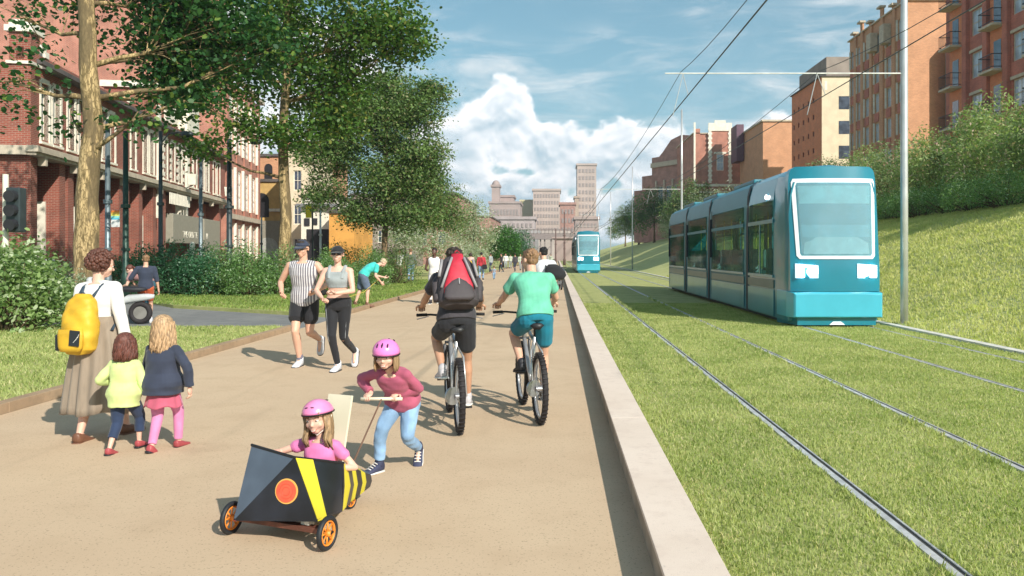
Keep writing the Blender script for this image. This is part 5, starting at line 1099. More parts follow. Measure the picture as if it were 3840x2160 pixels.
def bottom(s, m, par, a=0.0, c=.42, inf=.010, vox=.006, disp=.002, name='shorts', flare=0.0, waist=.30, taper=0.0):
    H = s.H; b = MB(); b.loft(torso_secs(s, -.12, waist, inf * .6, 8), 24)
    for i in (0, 1): limb(b, s.hip[i], s.kn[i], s.an[i], H * .054, H * .032, H * .021, a, c, lambda t: inf + flare * t - taper * t)
    return b.build(name, m, par, remesh=vox, smooth_it=3, disp=disp, dsc=12 * 1.7 / max(H, .9))
def skirt(s, m, par, z1, r0, r1, top_t=.3, pleats=11, amp=.06, name='skirt', sway=(0, 0), depth=.8):
    b = MB(); rings = []; n = 88; c0 = s.pel + s.up1 * s.sp * top_t
    for i in range(15):
        t = i / 14; c = c0.lerp(V3(s.pel.x + sway[0], s.pel.y + sway[1], z1), t); r = r0 + (r1 - r0) * (t ** .75); rg = []
        for k in range(n): a = 2 * math.pi * k / n; q = 1 + amp * min(1, t * 2.2) * (math.sin(a * pleats + .8 * math.sin(a * 3) + t * .9) + .4 * math.sin(a * pleats * .43 + 2)); rg.append(c + s.r1 * math.cos(a) * r * q + s.f1 * math.sin(a) * r * depth * q + V3(0, 0, .012 * math.sin(a * 5) * t))
        rings.append(rg)
    return b.ring(rings).build(name, m, par, smooth=True)
def shoes(s, m, par, sole=None, kind='trainer', scale=1.0, m2=None):
    H = s.H * scale
    for i in (0, 1):
        f = s.toes[i]; up = V3(0, 0, 1) - f * f.z
        if up.length < .2: up = V3(0, -1, 0) - f * -f.y
        up.normalize(); r_ = f.cross(up).normalized(); A = s.an[i] - up * H * .004
        sec = [(-.034, .006, .012, .016), (-.028, 0, .021, .026), (.0, -.002, .0235, .029), (.035, -.009, .025, .023), (.07, -.017, .0285, .016), (.10, -.021, .026, .0125), (.118, -.024, .014, .009)]
        b = MB(); b.loft([(A + f * H * y + up * H * (z - .012), r_, up, H * w_, H * d) for y, z, w_, d in sec], 18, 2.5)
        if kind == 'boot' or kind == 'trainer': b.cone(A + up * H * .002, A + up * H * (.03 if kind == 'boot' else .020) - f * H * .006, H * .0275, H * .026)
        o = b.build('shoe', m, par, smooth=True)
        b = MB(); b.loft([(A + f * H * y - up * H * .0405, r_, up, H * (w_ + .002), H * .007) for y, z, w_, d in [(-.036, 0, .014, 0), (-.028, 0, .022, 0), (.02, 0, .024, 0), (.07, 0, .029, 0), (.105, 0, .025, 0), (.121, 0, .012, 0)]], 18, 2.6); b.build('sole', sole or M_sole, o, smooth=True)
        if m2:
            b = MB(); [b.tube([A + f * H * (.03 + .016 * j) + up * H * (.008 - .008 * j) - r_ * H * .018, A + f * H * (.032 + .016 * j) + up * H * (.0145 - .0085 * j), A + f * H * (.03 + .016 * j) + up * H * (.008 - .008 * j) + r_ * H * .018], H * .0028, 5) for j in range(4)]; b.build('laces', m2, o)
def cap(s, m, par, brim=True):
    c, r_, f, u, hh = s.head, s.hr, s.hf, s.hu, s.hh; M3 = Matrix((r_, f, u)).transposed(); b = MB(); rings = []
    for i in range(9):
        a = R(4 + 86 * i / 8); z = math.cos(a) * 0; zz = math.sin(a); q = math.cos(a); rings.append([c + (r_ * math.cos(t) * .395 * max(q, .03) + f * (math.sin(t) * .47 * max(q, .03) - .05) + u * (.15 + .40 * zz)) * hh for t in [2 * math.pi * k / 24 for k in range(24)]])
    b.ring(rings); o = b.build('cap', m, par, smooth=True)
    if brim:
        b = MB(); T = [];B2 = []
        for k in range(13): t = math.pi * (.12 + .76 * k / 12); x, y = math.cos(t), math.sin(t); T.append(c + (r_ * x * .37 + f * (y * .40 - .02) + u * .17) * hh); B2.append(c + (r_ * x * .38 + f * (y * .86 - .05) + u * (.15 - .09 * y)) * hh)
        b.ring([T + [p - u * hh * .02 for p in reversed(T)], B2 + [p - u * hh * .02 for p in reversed(B2)]]); b.build('brim', m, o, smooth=True)
    return o
def sunglasses(s, par):
    c, r_, f, u, hh = s.head, s.hr, s.hf, s.hu, s.hh; M3 = Matrix((r_, f, u)).transposed(); b = MB()
    for k in (-1, 1): b.ell(c + (r_ * k * .165 + f * .40 + u * .02) * hh, V3(.135, .03, .07) * hh, M3, 12, 8); b.tube([c + (r_ * k * .29 + f * .36 + u * .03) * hh, c + (r_ * k * .385 - f * .0 + u * .03) * hh], hh * .015, 6)
    return b.build('sunglasses', mat('lens_dark', (.01, .01, .012), .1, spec=.8), par, smooth=True)
def helmet(s, m, par, vents=3, m2=None, rim=True, tilt=0):
    c, r_, f, u, hh = s.head, s.hr, s.hf, s.hu, s.hh; b = MB(); rings = []
    for i in range(12):
        a = R((-8 if vents == 3 else 8) + (97 if vents == 3 else 81) * i / 11); zz = math.sin(a); q = max(math.cos(a), .02); rings.append([c + (r_ * math.cos(t) * .50 * q + f * (math.sin(t) * .585 * q - .03) + u * (.13 + .50 * zz + (.05 * math.sin(t) * q))) * hh for t in [2 * math.pi * k / 32 for k in range(32)]])
    b.ring(rings); o = b.build('helmet', m, par, smooth=True)
    if rim: MB().ring([[c + (r_ * math.cos(t) * (.505 + .02 * j) + f * (math.sin(t) * (.59 + .02 * j) - .03) + u * (.055 + (.14 if vents != 3 else 0) + .05 * math.sin(t) - .03 * h)) * hh for t in [2 * math.pi * k / 32 for k in range(32)]] for j, h in ((-.6, 1), (0, 1.3), (.2, 0), (-.6, 0), (-.6, 1))], cap=False).build('rim', mat('rim_black', (.01, .01, .012), .6), o, smooth=True)
    b = MB()
    for k in range(vents):
        for d in (1, -1):
            x = (k - (vents - 1) / 2) * .21; e = R(42 if vents == 3 else 40); P_ = lambda ee: c + (r_ * (x * .9) * 1.0 + f * (d * math.cos(ee) * .60 * math.sqrt(max(0, 1 - (x / .5) ** 2)) - .03) + u * (.14 + .515 * math.sin(ee) * math.sqrt(max(0, 1 - (x / .56) ** 2)))) * hh
            if vents == 3: b.tube([P_(e - .18), P_(e), P_(e + .2)], [hh * .02, hh * .042, hh * .02], 8)
            else: q = P_(e); b.tube([q - r_ * hh * .07, q, q + r_ * hh * .07], [hh * .012, hh * .026, hh * .012], 8)
    b.build('vents', mat('vent_dark', (.03, .008, .03), .7), o, smooth=True)
    b = MB(); [b.tube([c + (r_ * k * .42 + f * y0 + u * .06) * hh, c + (r_ * k * .34 + f * .08 - u * .28) * hh, c + (f * .22 - u * .50) * hh], hh * .022, 6) for k in (-1, 1) for y0 in (.1, -.12)]; b.build('chin_strap', m2 or mat('strap_black', (.015, .015, .02), .7), o)
    return o
def person(label, x, y, rot, group=None, z=0.0): return thing('person', label, 'person', (x, y, z), R(rot), group)
# ---------------------------------------------------------------- the people in the photograph
c_white = cloth('white', (.72, .70, .68)); c_navy = cloth('navy', (.028, .036, .065)); c_black = cloth('black', (.012, .012, .016)); c_char = cloth('charcoal', (.045, .04, .048))
c_brownsk = cloth('taupe_skirt', (.26, .205, .155), vs=20, stretch=(1, 1, .2)); c_lime = cloth('lime', (.56, .66, .26)); c_rose = cloth('rose', (.46, .09, .15)); c_pinkt = cloth('pink_tights', (.66, .22, .42)); c_pink = cloth('pink', (.70, .19, .42))
c_mauve = cloth('raspberry', (.40, .085, .15), bump=.25, bs=90); c_jean = cloth('denim', (.22, .36, .55), vs=5, var=.25); c_green = cloth('mint', (.13, .47, .32)); c_teal = cloth('petrol', (.0, .16, .24)); c_turq = cloth('turquoise', (.05, .52, .48)); c_grey = cloth('grey', (.30, .33, .34)); c_dj = cloth('dark_denim', (.018, .035, .085))
c_orange = cloth('orange', (.52, .10, .03)); c_red = cloth('red', (.45, .03, .045)); c_tealj = cloth('teal_sleeve', (.02, .10, .15)); c_yel = cloth('yellow', (.70, .48, .05)); s_brown = mat('leather_brown', (.16, .07, .04), .5); s_black = mat('shoe_black', (.02, .02, .026), .6); s_white = mat('shoe_white', (.66, .66, .70), .6); s_red = mat('shoe_red', (.35, .06, .07), .5); s_nav = mat('canvas_navy', (.035, .04, .085), .7)
h_auburn = hairm('auburn', (.10, .035, .022)); h_chest = hairm('chestnut', (.12, .04, .028)); h_blond = hairm('blond', (.42, .27, .15)); h_dark = hairm('dark', (.035, .022, .016)); h_light = hairm('light_brown', (.17, .10, .055)); h_black = hairm('black', (.012, .01, .012)); h_honey = hairm('honey', (.30, .19, .10)); h_sandy = hairm('sandy', (.24, .135, .07))
def pinstripe():
    m = cloth('pinstripe', (.2, .2, .22)); t = m.node_tree; b = t.nodes['Principled BSDF']; tc = N(t, 'ShaderNodeTexCoord'); sp = N(t, 'ShaderNodeSeparateXYZ'); t.links.new(tc.outputs['Object'], sp.inputs[0])
    w_ = mth(t, 'SINE', mth(t, 'MULTIPLY', sp.outputs[0], 190.0)); t.links.new(mixc(t, sstep(t, w_, -.2, .3), (.14, .13, .16), (.62, .59, .60)), b.inputs['Base Color']); return m
c_strip = pinstripe()
# 1 woman with yellow rucksack
wx0, wy0 = -3.96, 6.92
def woman():
    t = person('curly haired woman in a white top and long taupe skirt walking away', wx0, wy0, -8); s = skeleton(1.64, lean=3, side=-3, hyaw=-38, hpitch=-14, fem=1, hands=[V3(-.22, .10, .80), V3(.33, -.02, .66)], feet=[V3(-.07, -.14, .07), V3(.10, .22, .075)], toes=[V3(-.1, 1, -.1), V3(.15, 1, .05)])
    body(s, SK['pink'], t, .007, hands='relax'); face(s, t); hair(s, 'curly', h_auburn, t, .008, 3); top(s, c_white, t, a=.2, sleeve='long', name='long_sleeve_top', disp=.003)
    skirt(s, c_brownsk, t, .235, .155, .31, .40, 15, .085, depth=.72, sway=(0, .02)); shoes(s, s_brown, t, s_brown, 'flat')
    b = thing('rucksack', 'yellow rucksack with navy straps and black pocket on the back of the woman', 'rucksack', (wx0, wy0, 0), R(-8)); 
    q = MB(); secs = []; up = s.up2; 
    for k, (z, w_, d) in enumerate([(.76, .10, .055), (.80, .155, .085), (.90, .17, .105), (1.02, .168, .10), (1.14, .15, .085), (1.22, .125, .06), (1.265, .07, .03)]): secs.append((V3(-.045, -.19 + .01 * k, z), V3(1, 0, 0), V3(0, 1, 0), w_ * .88, d))
    q.loft(secs, 26, 2.8); yb = mat('rucksack_yellow', (.62, .37, .025), .6, var=.12, vs=7, bump=.3, bs=25); q.build('bag', yb, b, remesh=.008, smooth_it=3, disp=.004, dsc=16)
    nv = mat('strap_navy', (.03, .055, .085), .7); q = MB(); q.loft([(V3(-.045, -.275, z), V3(1, 0, 0), V3(0, 1, 0), w_, .028) for z, w_ in ((.79, .09), (.83, .11), (.93, .115), (.975, .105))], 20, 3); p = q.build('front_pocket', yb, b, smooth=True)
    MB().box((.015, -.306, .905), (.09, .012, .13), (0, .08, 0)).build('patch', mat('patch_black', (.018, .022, .03), .4), p, bevel=.004)
    q = MB(); [q.tube([(.01 + .02 * k, -.3135, .87 + .02 * k), (.04 + .012 * k, -.3135, .90 + .02 * k)], .002, 4) for k in range(3)]; q.build('patch_mark', M_sole, p)
    MB().box((-.185, -.19, .86), (.05, .13, .14)).build('side_pocket', mat('patch_black', (.018, .022, .03)), b, bevel=.015)
    for k in (-1, 1): n0 = s.neck + s.r2 * k * .075; MB().tube([V3(-.045 + k * .06, -.13, 1.20), n0 + V3(0, -.075, -.03), n0 + V3(0, .0, .010), n0 + V3(k * .03, .085, -.05), V3(k * .13, .09, 1.12), V3(k * .17, -.06, .95)], .022, 8, flat=.4).build('strap', nv, b, smooth=True)
    MB().tube([(-.08, -.13, 1.25), (-.05, -.13, 1.285), (-.02, -.13, 1.25)], .008, 6).build('top_loop', nv, b); return s
woman()
# 2, 3 the two small girls walking with her
def girls():
    t = person('small girl with wavy auburn hair, lime top and dark blue leggings holding hands', -3.50, 6.48, -4); s = skeleton(1.00, lean=2, hyaw=5, child=1, fem=.6, hands=[V3(-.15, .10, .56), V3(.19, .06, .42)], feet=[V3(-.05, -.12, .05), V3(.05, .12, .06)], toes=[V3(-.05, 1, -.15), V3(.1, 1, 0)])
    body(s, SK['pink'], t, .006); face(s, t); hair(s, 'wavy', h_chest, t, .007, 4, .36); top(s, c_lime, t, a=-.32, sleeve='long', inf=.018, flare=.035, sl=.8, name='top', cuff=.012); bottom(s, c_dj, t, c=.80, inf=.012, name='leggings'); shoes(s, s_red, t, s_black, 'flat')
    t = person('blonde girl in a navy jacket, rose skirt and pink tights', -3.22, 6.55, -6); s = skeleton(1.14, lean=0, hyaw=4, child=.9, fem=.6, hands=[V3(-.16, .12, .50), V3(.24, -.02, .52)], poles=[None, V3(.9, -.5, 0)], feet=[V3(-.03, -.11, .05), V3(.07, .10, .05)], toes=[V3(0, 1, -.5), V3(.1, 1, 0)])
    body(s, SK['pink'], t, .006); face(s, t); hair(s, 'wavy', h_blond, t, .007, 6, .52); top(s, c_navy, t, a=-.22, sleeve='long', inf=.018, flare=.06, name='jacket', cuff=.010); skirt(s, c_rose, t, .36, .09, .15, .0, 9, .035, depth=.82); bottom(s, c_pinkt, t, c=.96, inf=.008, name='tights', disp=0); shoes(s, s_red, t, s_black, 'flat')
girls()
# 4 go-cart, its driver and 5 the girl pushing it
CX, CY, CR = -1.545, 4.46, 157.7
def cart():
    t = thing('soapbox_cart', 'homemade black and yellow soapbox cart with orange wheels', 'cart', (CX, CY, 0), R(CR)); K = mat('cart_black', (.012, .015, .024), .38, var=.5, vs=3, bump=.15, bs=12, coat=.15); G = mat('cart_slate', (.085, .11, .15), .5, var=.12, vs=4, bump=.15, bs=25); Y = mat('cart_yellow', (.62, .52, .03), .5, var=.08, vs=5)
    B_, TL, TR, BR = V3(.215, .12, .125), V3(.245, -.05, .505), V3(-.12, .02, .485), V3(-.285, .03, .155)
    def shell(pts, th=.012):
        n = (pts[1] - pts[0]).cross(pts[2] - pts[0]).normalized() * th; n = -n if n.dot(sum(pts, V3(0, 0, 0)) / len(pts) - V3(0, -.25, .28)) < 0 else n; b = MB(); m = len(pts); b.add([*pts, *[p - n for p in pts]], [tuple(range(m)), tuple(range(2 * m - 1, m - 1, -1))] + [(i, m + i, m + (i + 1) % m, (i + 1) % m) for i in range(m)]); return b
    fn = (TR - B_).cross(BR - B_).normalized()
    if fn.y < 0: fn = -fn
    shell([B_, TL, TR]).build('front_panel', G, t); shell([B_, TR, BR]).build('nose_panel', K, t)
    S1t, S1b = V3(-.205, -.30, .385), V3(-.225, -.26, .115); S2t, S2b = V3(-.125, -.485, .305), V3(-.13, -.47, .10); S3t, S3b = V3(-.05, -.79, .175), V3(-.05, -.78, .10)
    def S(u, v): return TR.lerp(S1t, u).lerp(BR.lerp(S1b, u), v)
    def patch(fu0, fu1, off, th, n=10):
        F_, B2_ = [], []
        for j in range(n + 1):
            v = j / n
            for i in range(n + 1):
                u = fu0(v) + (fu1(v) - fu0(v)) * i / n; p = S(u, v); e = .01; nn = (S(u + e, v) - p).cross(S(u, v + e) - p).normalized(); nn = nn if nn.x < 0 else -nn; F_.append(p + nn * off); B2_.append(p + nn * (off - th))
        b = MB(); N1 = n + 1; m_ = N1 * N1; fs = [(j * N1 + i, j * N1 + i + 1, (j + 1) * N1 + i + 1, (j + 1) * N1 + i) for j in range(n) for i in range(n)]
        ed = [i for i in range(N1)] + [j * N1 + n for j in range(1, N1)] + [n * N1 + i for i in range(n - 1, -1, -1)] + [j * N1 for j in range(n - 1, 0, -1)]
        b.add(F_ + B2_, fs + [tuple(x + m_ for x in reversed(f)) for f in fs] + [(ed[k], ed[(k + 1) % len(ed)], ed[(k + 1) % len(ed)] + m_, ed[k] + m_) for k in range(len(ed))]); return b
    patch(lambda v: 0, lambda v: 1, 0, .012).build('side_panel', K, t, autos=True); patch(lambda v: .02, lambda v: .36, .004, .003).build('slanted_stripe', Y, t, autos=True)
    L1t, L1b, L2t, L2b = V3(.215, -.30, .385), V3(.235, -.26, .115), V3(.125, -.485, .305), V3(.13, -.47, .10)
    shell([TL, B_, L1b, L1t]).build('side_panel', mat('cart_red', (.45, .03, .04), .5), t); shell([B_, BR, S1b, L1b]).build('floor', K, t)
    def P(k, hh_): a = S1t.lerp(S2t, k), S1b.lerp(S2b, k); return a
    # tail: alternating black and yellow rings
    def tr(k): 
        if k <= .5: q = k / .5; T, Bq = S1t.lerp(S2t, q), S1b.lerp(S2b, q)
        else: q = (k - .5) / .5; T, Bq = S2t.lerp(S3t, q), S2b.lerp(S3b, q)
        x = -T.x; bl = 1 + .15 * min(1, k * 4); return [T, V3(T.x * bl, T.y, (T.z + Bq.z) / 2), Bq, V3(-Bq.x, Bq.y, Bq.z), V3(x * bl, T.y, (T.z + Bq.z) / 2), V3(x, T.y, T.z), V3(x * .45, T.y, T.z + (.02 if k > .45 else -.01)), V3(-x * .45, T.y, T.z + (.02 if k > .45 else -.01))]
    for i, (a, c, m) in enumerate([(0, .04, K), (.04, .24, Y), (.24, .50, K), (.50, .60, Y), (.60, .73, K), (.73, .84, Y), (.84, 1.0, K)]): MB().ring([tr(a), tr(c)], cap=(i in (6,))).build('tail_band', m, t, autos=True)
    MB().tube([TL, TR, S1t, S1t.lerp(L1t, .5) + V3(0, -.02, -.06), L1t, TL], .008, 8).build('rim_trim', mat('trim_black', (.01, .01, .012), .5), t)
    # slanted stripe standing proud of the side, and the round badge on the nose
    '''sn = (S1t - TR).cross(BR - TR).normalized(); sn = sn if sn.x < 0 else -sn; a0, a1, b0, b1 = TR.lerp(S1t, .03), TR.lerp(S1t, .34), BR.lerp(S1b, .03), BR.lerp(S1b, .38); q = MB(); pts = [a0, a1, b1, b0]; q.add([p + sn * .004 for p in pts] + [p + sn * .001 for p in pts], [(0, 1, 2, 3), (7, 6, 5, 4), (0, 4, 5, 1), (1, 5, 6, 2), (2, 6, 7, 3), (3, 7, 4, 0)]); '''
    q = MB(); a0, a1, b0, b1 = TR, TR.lerp(B_, .03), BR, BR.lerp(B_, .12); pts = 0 and [TR + fn * .004, TR.lerp(B_, .01) + fn * .004, BR.lerp(B_, .10) + fn * .004, BR + fn * .004]; 
    bc = B_ * .23 + TR * .47 + BR * .30; q = MB(); q.cyl(bc + fn * .001, bc + fn * .006, .068, .068, 32); o = q.build('badge_ring', mat('badge_gold', (.75, .42, .10), .5), t); MB().cyl(bc + fn * .006, bc + fn * .009, .060, .060, 32).build('badge', mat('badge_red', (.78, .10, .05), .5, var=.1, vs=20), o)
    q = MB(); _, e1, e2 = orth(fn)
    for rr in (.022, .040): q.tube([bc + fn * .0095 + (e1 * math.cos(a) + e2 * math.sin(a)) * rr for a in [2 * math.pi * k / 24 for k in range(25)]], .0012, 5)
    q.build('badge_lines', mat('badge_line', (.55, .06, .03), .5), o)
    # axles, wheels
    AX = .335; MB().box((0, 0, .10), (.56, .05, .03)).build('axle_board', mat('axle_wood', (.15, .05, .03), .6, var=.3, vs=9), t, bevel=.004); MB().cyl((-AX - .03, 0, .10), (AX + .03, 0, .10), .008, .008, 8).build('axle', M_iron, t)
    q = MB(); q.box((-.17, -.03, .115), (.045, .06, .04)); q.box((-.20, -.0, .15), (.03, .03, .06)); q.build('bracket', mat('bracket_white', (.7, .66, .58), .5), t, bevel=.003); MB().box((0, -.35, .095), (.06, .66, .025)).build('chassis_bar', mat('axle_wood', (.15, .05, .03)), t)
    def wheel(x, y, r, w_=.032, steer=0):
        o = MB().torus((0, 0, 0), r * .86, r * .145, 'x', 36, 10, 1.15).build('wheel', mat('tyre_black', (.014, .016, .02), .6, bump=.2, bs=90), t, smooth=True); o.location = (x, y, r); q = MB(); q.torus((0, 0, 0), r * .68, r * .055, 'x', 32, 8, 2.2); q.cyl((-w_ * .7, 0, 0), (w_ * .7, 0, 0), r * .17, r * .17, 16)
        for k in range(8): a = 2 * math.pi * k / 8; q.tube([(0, math.cos(a) * r * .1, math.sin(a) * r * .1), (0, math.cos(a + .1) * r * .68, math.sin(a + .1) * r * .68)], r * .05, 6)
        q.build('rim', mat('wheel_orange', (.80, .26, .03), .45, var=.15, vs=20), o, smooth=True); MB().cyl((-w_ * .8, 0, 0), (w_ * .8, 0, 0), r * .06, r * .06, 10).build('hub', M_iron, o); o.rotation_euler = (0, 0, R(steer))
    wheel(-AX, .01, .093, steer=6); wheel(AX, .01, .093, steer=6); wheel(-.02, -.62, .055)
    MB().box((.02, -.52, .52), (.18, .016, .42), (R(14), 0, 0)).build('seat_back', mat('cream_board', (.68, .63, .48), .7, var=.05), t, bevel=.003); MB().box((0, -.34, .16), (.26, .26, .02)).build('seat', mat('cream_board', (.7, .65, .5)), t)
    h0, h1 = V3(-.05, -.56, .25), V3(.245, -1.335, .555); hd = V3(.92, .38, .0).normalized(); MB().tube([h0, h0.lerp(h1, .5), h1], .006, 8).build('push_rod', mat('rod_brown', (.16, .09, .06), .5), t)
    MB().tube([h1 - hd * .15, h1 + hd * .15], .0125, 12).build('handle_bar', mat('handle_cream', (.74, .66, .50), .6), t, smooth=True)
    return t
cart_t = cart()
def girl_driver():
    t = person('smiling girl in a pink helmet and pink top sitting in the soapbox cart', CX, CY, CR); t['label'] = 'smiling girl in a pink helmet and pink top sitting in the soapbox cart'
    s = skeleton(1.04, pel=(.0, -.36, .20), lean=-4, lean2=3, hyaw=8, hpitch=-6, hroll=6, child=.9, fem=.7, hands=[V3(-.15, -.27, .36), V3(.20, -.13, .44)], poles=[V3(-.4, -1, -.2), V3(.6, -1, -.3)], feet=[V3(-.05, -.09, .17), V3(.06, -.09, .17)], kpoles=[V3(0, 0, 1), V3(0, 0, 1)], toes=[V3(0, .5, .6), V3(0, .5, .6)])
    body(s, SK['pink'], t, .005, hands='grip'); face(s, t, smile=True, brow=(.25, .15, .08)); hair(s, 'long', h_honey, t, .005, 8, .42, forward=True); top(s, c_pink, t, a=-.02, sleeve='short', inf=.012, name='t_shirt', vox=.005, sl=.24, cuff=.008); bottom(s, c_pinkt, t, c=.9, inf=.004, name='trousers'); shoes(s, s_white, t)
    helmet(s, mat('helmet_pink', (.84, .30, .56), .3, coat=.5, var=.03, col2=(.80, .22, .45)), t, vents=2, m2=mat('strap_white', (.7, .62, .55), .7))
    MB().tube([s.neck + s.f2 * .035 + s.r2 * .03, s.neck + s.f2 * .062 - s.up2 * .05, s.neck + s.f2 * .035 - s.r2 * .03], .003, 5).build('necklace', mat('cord', (.7, .6, .55)), t)
girl_driver()
def girl_runner():
    gxp, gyp, rz = -1.16, 5.93, 164.0; t = person('girl in a pink helmet, raspberry jumper and jeans running behind the cart', gxp, gyp, rz)
    M = Matrix.Translation((gxp, gyp, 0)) @ Matrix.Rotation(R(rz), 4, 'Z'); Mc = Matrix.Translation((CX, CY, 0)) @ Matrix.Rotation(R(CR), 4, 'Z'); h1 = V3(.245, -1.335, .555); hd = V3(.92, .38, 0).normalized()
    gl = [M.inverted() @ (Mc @ (h1 + hd * k)) for k in (-.085, .105)]; gl = [g_ + V3(0, -.055, .035) for g_ in gl]
    s = skeleton(1.14, pel=(0, -.05, .505), lean=34, lean2=42, hyaw=10, hpitch=-8, child=.75, fem=.5, hands=[gl[0], gl[1]], poles=[V3(-1, -.5, .25), V3(1, -.4, .1)], feet=[V3(-.06, -.19, .12), V3(.12, .10, .065)], toes=[V3(-.25, .8, -.7), V3(.3, 1, .05)])
    hdv = [(g_ - w_ + V3(0, .09, -.02)).normalized() for g_, w_ in zip(gl, s.wr)]
    body(s, SK['pink'], t, .005, hands='grip', hand_dirs=[V3(0, 1, -.35), V3(0, 1, -.35)]); face(s, t, smile=True, brow=(.25, .15, .08)); hair(s, 'long', h_honey, t, .006, 9, .30); top(s, c_mauve, t, a=-.06, sleeve='long', flare=.014, inf=.014, name='jumper', cuff=.008, disp=.003); bottom(s, c_jean, t, c=.93, inf=.014, name='jeans', disp=.0035, waist=.10)
    shoes(s, s_nav, t, M_sole, 'boot', 1.12, m2=M_teeth); helmet(s, mat('helmet_bright_pink', (.86, .22, .58), .3, coat=.5, var=.03), t, vents=3)
girl_runner()
# bicycles and riders
def bike(label, x, y, rot, steer=4, frame=None, group='bicycles on the path'):
    t = thing('bicycle', label, 'bicycle', (x, y, 0), R(rot), group); fr = frame or mat('frame_silver', (.55, .55, .56), .3, .6); Rw = .335; WB = 1.04
    tyre = mat('bike_tyre', (.02, .016, .018), .75, bump=.5, bs=120); metal = mat('bike_metal', (.5, .5, .52), .3, .8)
    def wh(yy):
        o = MB().torus((0, 0, 0), Rw - .028, .028, 'x', 44, 10).build('wheel', tyre, t, smooth=True); o.location = (0, yy, Rw); q = MB()
        for k in range(44): a = 2 * math.pi * k / 44; p = V3(0, math.cos(a), math.sin(a)) * (Rw + .001); q.box(p, (.05, .012, .008), Matrix.Rotation(a - math.pi / 2, 3, 'X'))
        q.build('tread', tyre, o); MB().torus((0, 0, 0), Rw - .062, .012, 'x', 40, 6, 1.2).build('rim', metal, o, smooth=True); q = MB(); q.cyl((-.035, 0, 0), (.035, 0, 0), .022, .022, 12)
        for k in range(28): a = 2 * math.pi * k / 28; sx = .03 if k % 2 else -.03; q.tube([(sx, math.cos(a + .3) * .02, math.sin(a + .3) * .02), (0, math.cos(a) * (Rw - .065), math.sin(a) * (Rw - .065))], .0014, 4)
        q.build('spokes', metal, o); return o
    wh(0); f = wh(WB); BBp, ST, HT, HB = V3(0, .43, .29), V3(0, .27, .80), V3(0, .86, .86), V3(0, .90, .72)
    q = MB(); q.cyl(BBp, ST, .017); q.cyl(ST - V3(0, 0, .05), HT, .019); q.cyl(BBp, HB, .022); q.cyl(HT + V3(0, -.005, .03), HB, .022)
    for k in (-1, 1): q.tube([BBp + V3(k * .03, 0, 0), V3(k * .065, .12, Rw)], .010, 8); q.tube([V3(k * .065, .0, Rw), BBp + V3(k * .045, -.02, 0)], .010, 8); q.tube([V3(k * .065, 0, Rw), V3(k * .055, .16, .66), ST + V3(k * .015, 0, -.06)], .009, 8)
    q.build('frame', fr, t, smooth=True)
    q = MB(); [q.tube([HB + V3(k * .055, .01, -.02), V3(k * .06, WB, Rw)], [.016, .012], 8) for k in (-1, 1)]; q.tube([HB + V3(-.055, .01, -.0), HB + V3(.055, .01, -.0)], .014, 8); q.build('fork', mat('fork_dark', (.05, .05, .055), .4), t, smooth=True)
    MB().tube([ST, V3(0, .235, .90)], .014, 10).build('seat_post', M_iron, t); MB().ring([[V3(sx * w_, yy, zz) for sx, zz in ((-1, z), (-.6, z + .02), (.6, z + .02), (1, z), (.5, z - .035), (-.5, z - .035))] for yy, w_, z in ((.10, .05, .915), (.13, .072, .92), (.20, .06, .92), (.30, .025, .915), (.37, .016, .905))]).build('saddle', mat('saddle_black', (.015, .015, .017), .5), t, smooth=True)
    q = MB(); q.tube([HT + V3(0, 0, .03), HT + V3(0, .04, .10)], .014); c = HT + V3(0, .05, .12); q.tube([c + V3(-.33, -.07, .02), c + V3(-.2, -.02, .02), c, c + V3(.2, -.02, .02), c + V3(.33, -.07, .02)], .011, 10); h = q.build('handlebar', M_iron, t, smooth=True)
    for k in (-1, 1): MB().tube([c + V3(k * .235, -.035, .02), c + V3(k * .335, -.073, .02)], .016, 10).build('grip', mat('grip_black', (.012, .012, .014), .8), h, smooth=True); MB().tube([c + V3(k * .215, -.0, .0), c + V3(k * .24, .05, -.01), c + V3(k * .33, .035, -.03)], .005, 6).build('brake_lever', metal, h)
    q = MB(); q.torus(BBp + V3(.05, 0, 0), .085, .006, 'x', 28, 6); ca = R(-62)
    for k in (-1, 1): e = BBp + V3(k * .075, math.cos(ca) * .17 * k, math.sin(ca) * .17 * k); q.tube([BBp + V3(k * .06, 0, 0), e], .011, 8); q.box(e + V3(k * .05, 0, 0), (.09, .07, .018))
    q.build('crankset', M_iron, t); q = MB(); q.tube([V3(.05, .43, .375), V3(.05, 0, .375)], .004, 5); q.tube([V3(.05, .43, .205), V3(.05, 0, .30)], .004, 5); q.torus((.05, 0, Rw), .04, .008, 'x', 20, 6); q.build('chain', M_iron, t)
    q = MB(); q.tube([(-.05, .0, Rw), (-.06, .02, Rw)], .08, 20); q.build('disc_brake', metal, t); return t
BBp = V3(0, .43, .29); ca = R(-62)
PED = [BBp + V3(-.125, -math.cos(ca) * .17, -math.sin(ca) * .17), BBp + V3(.125, math.cos(ca) * .17, math.sin(ca) * .17)]
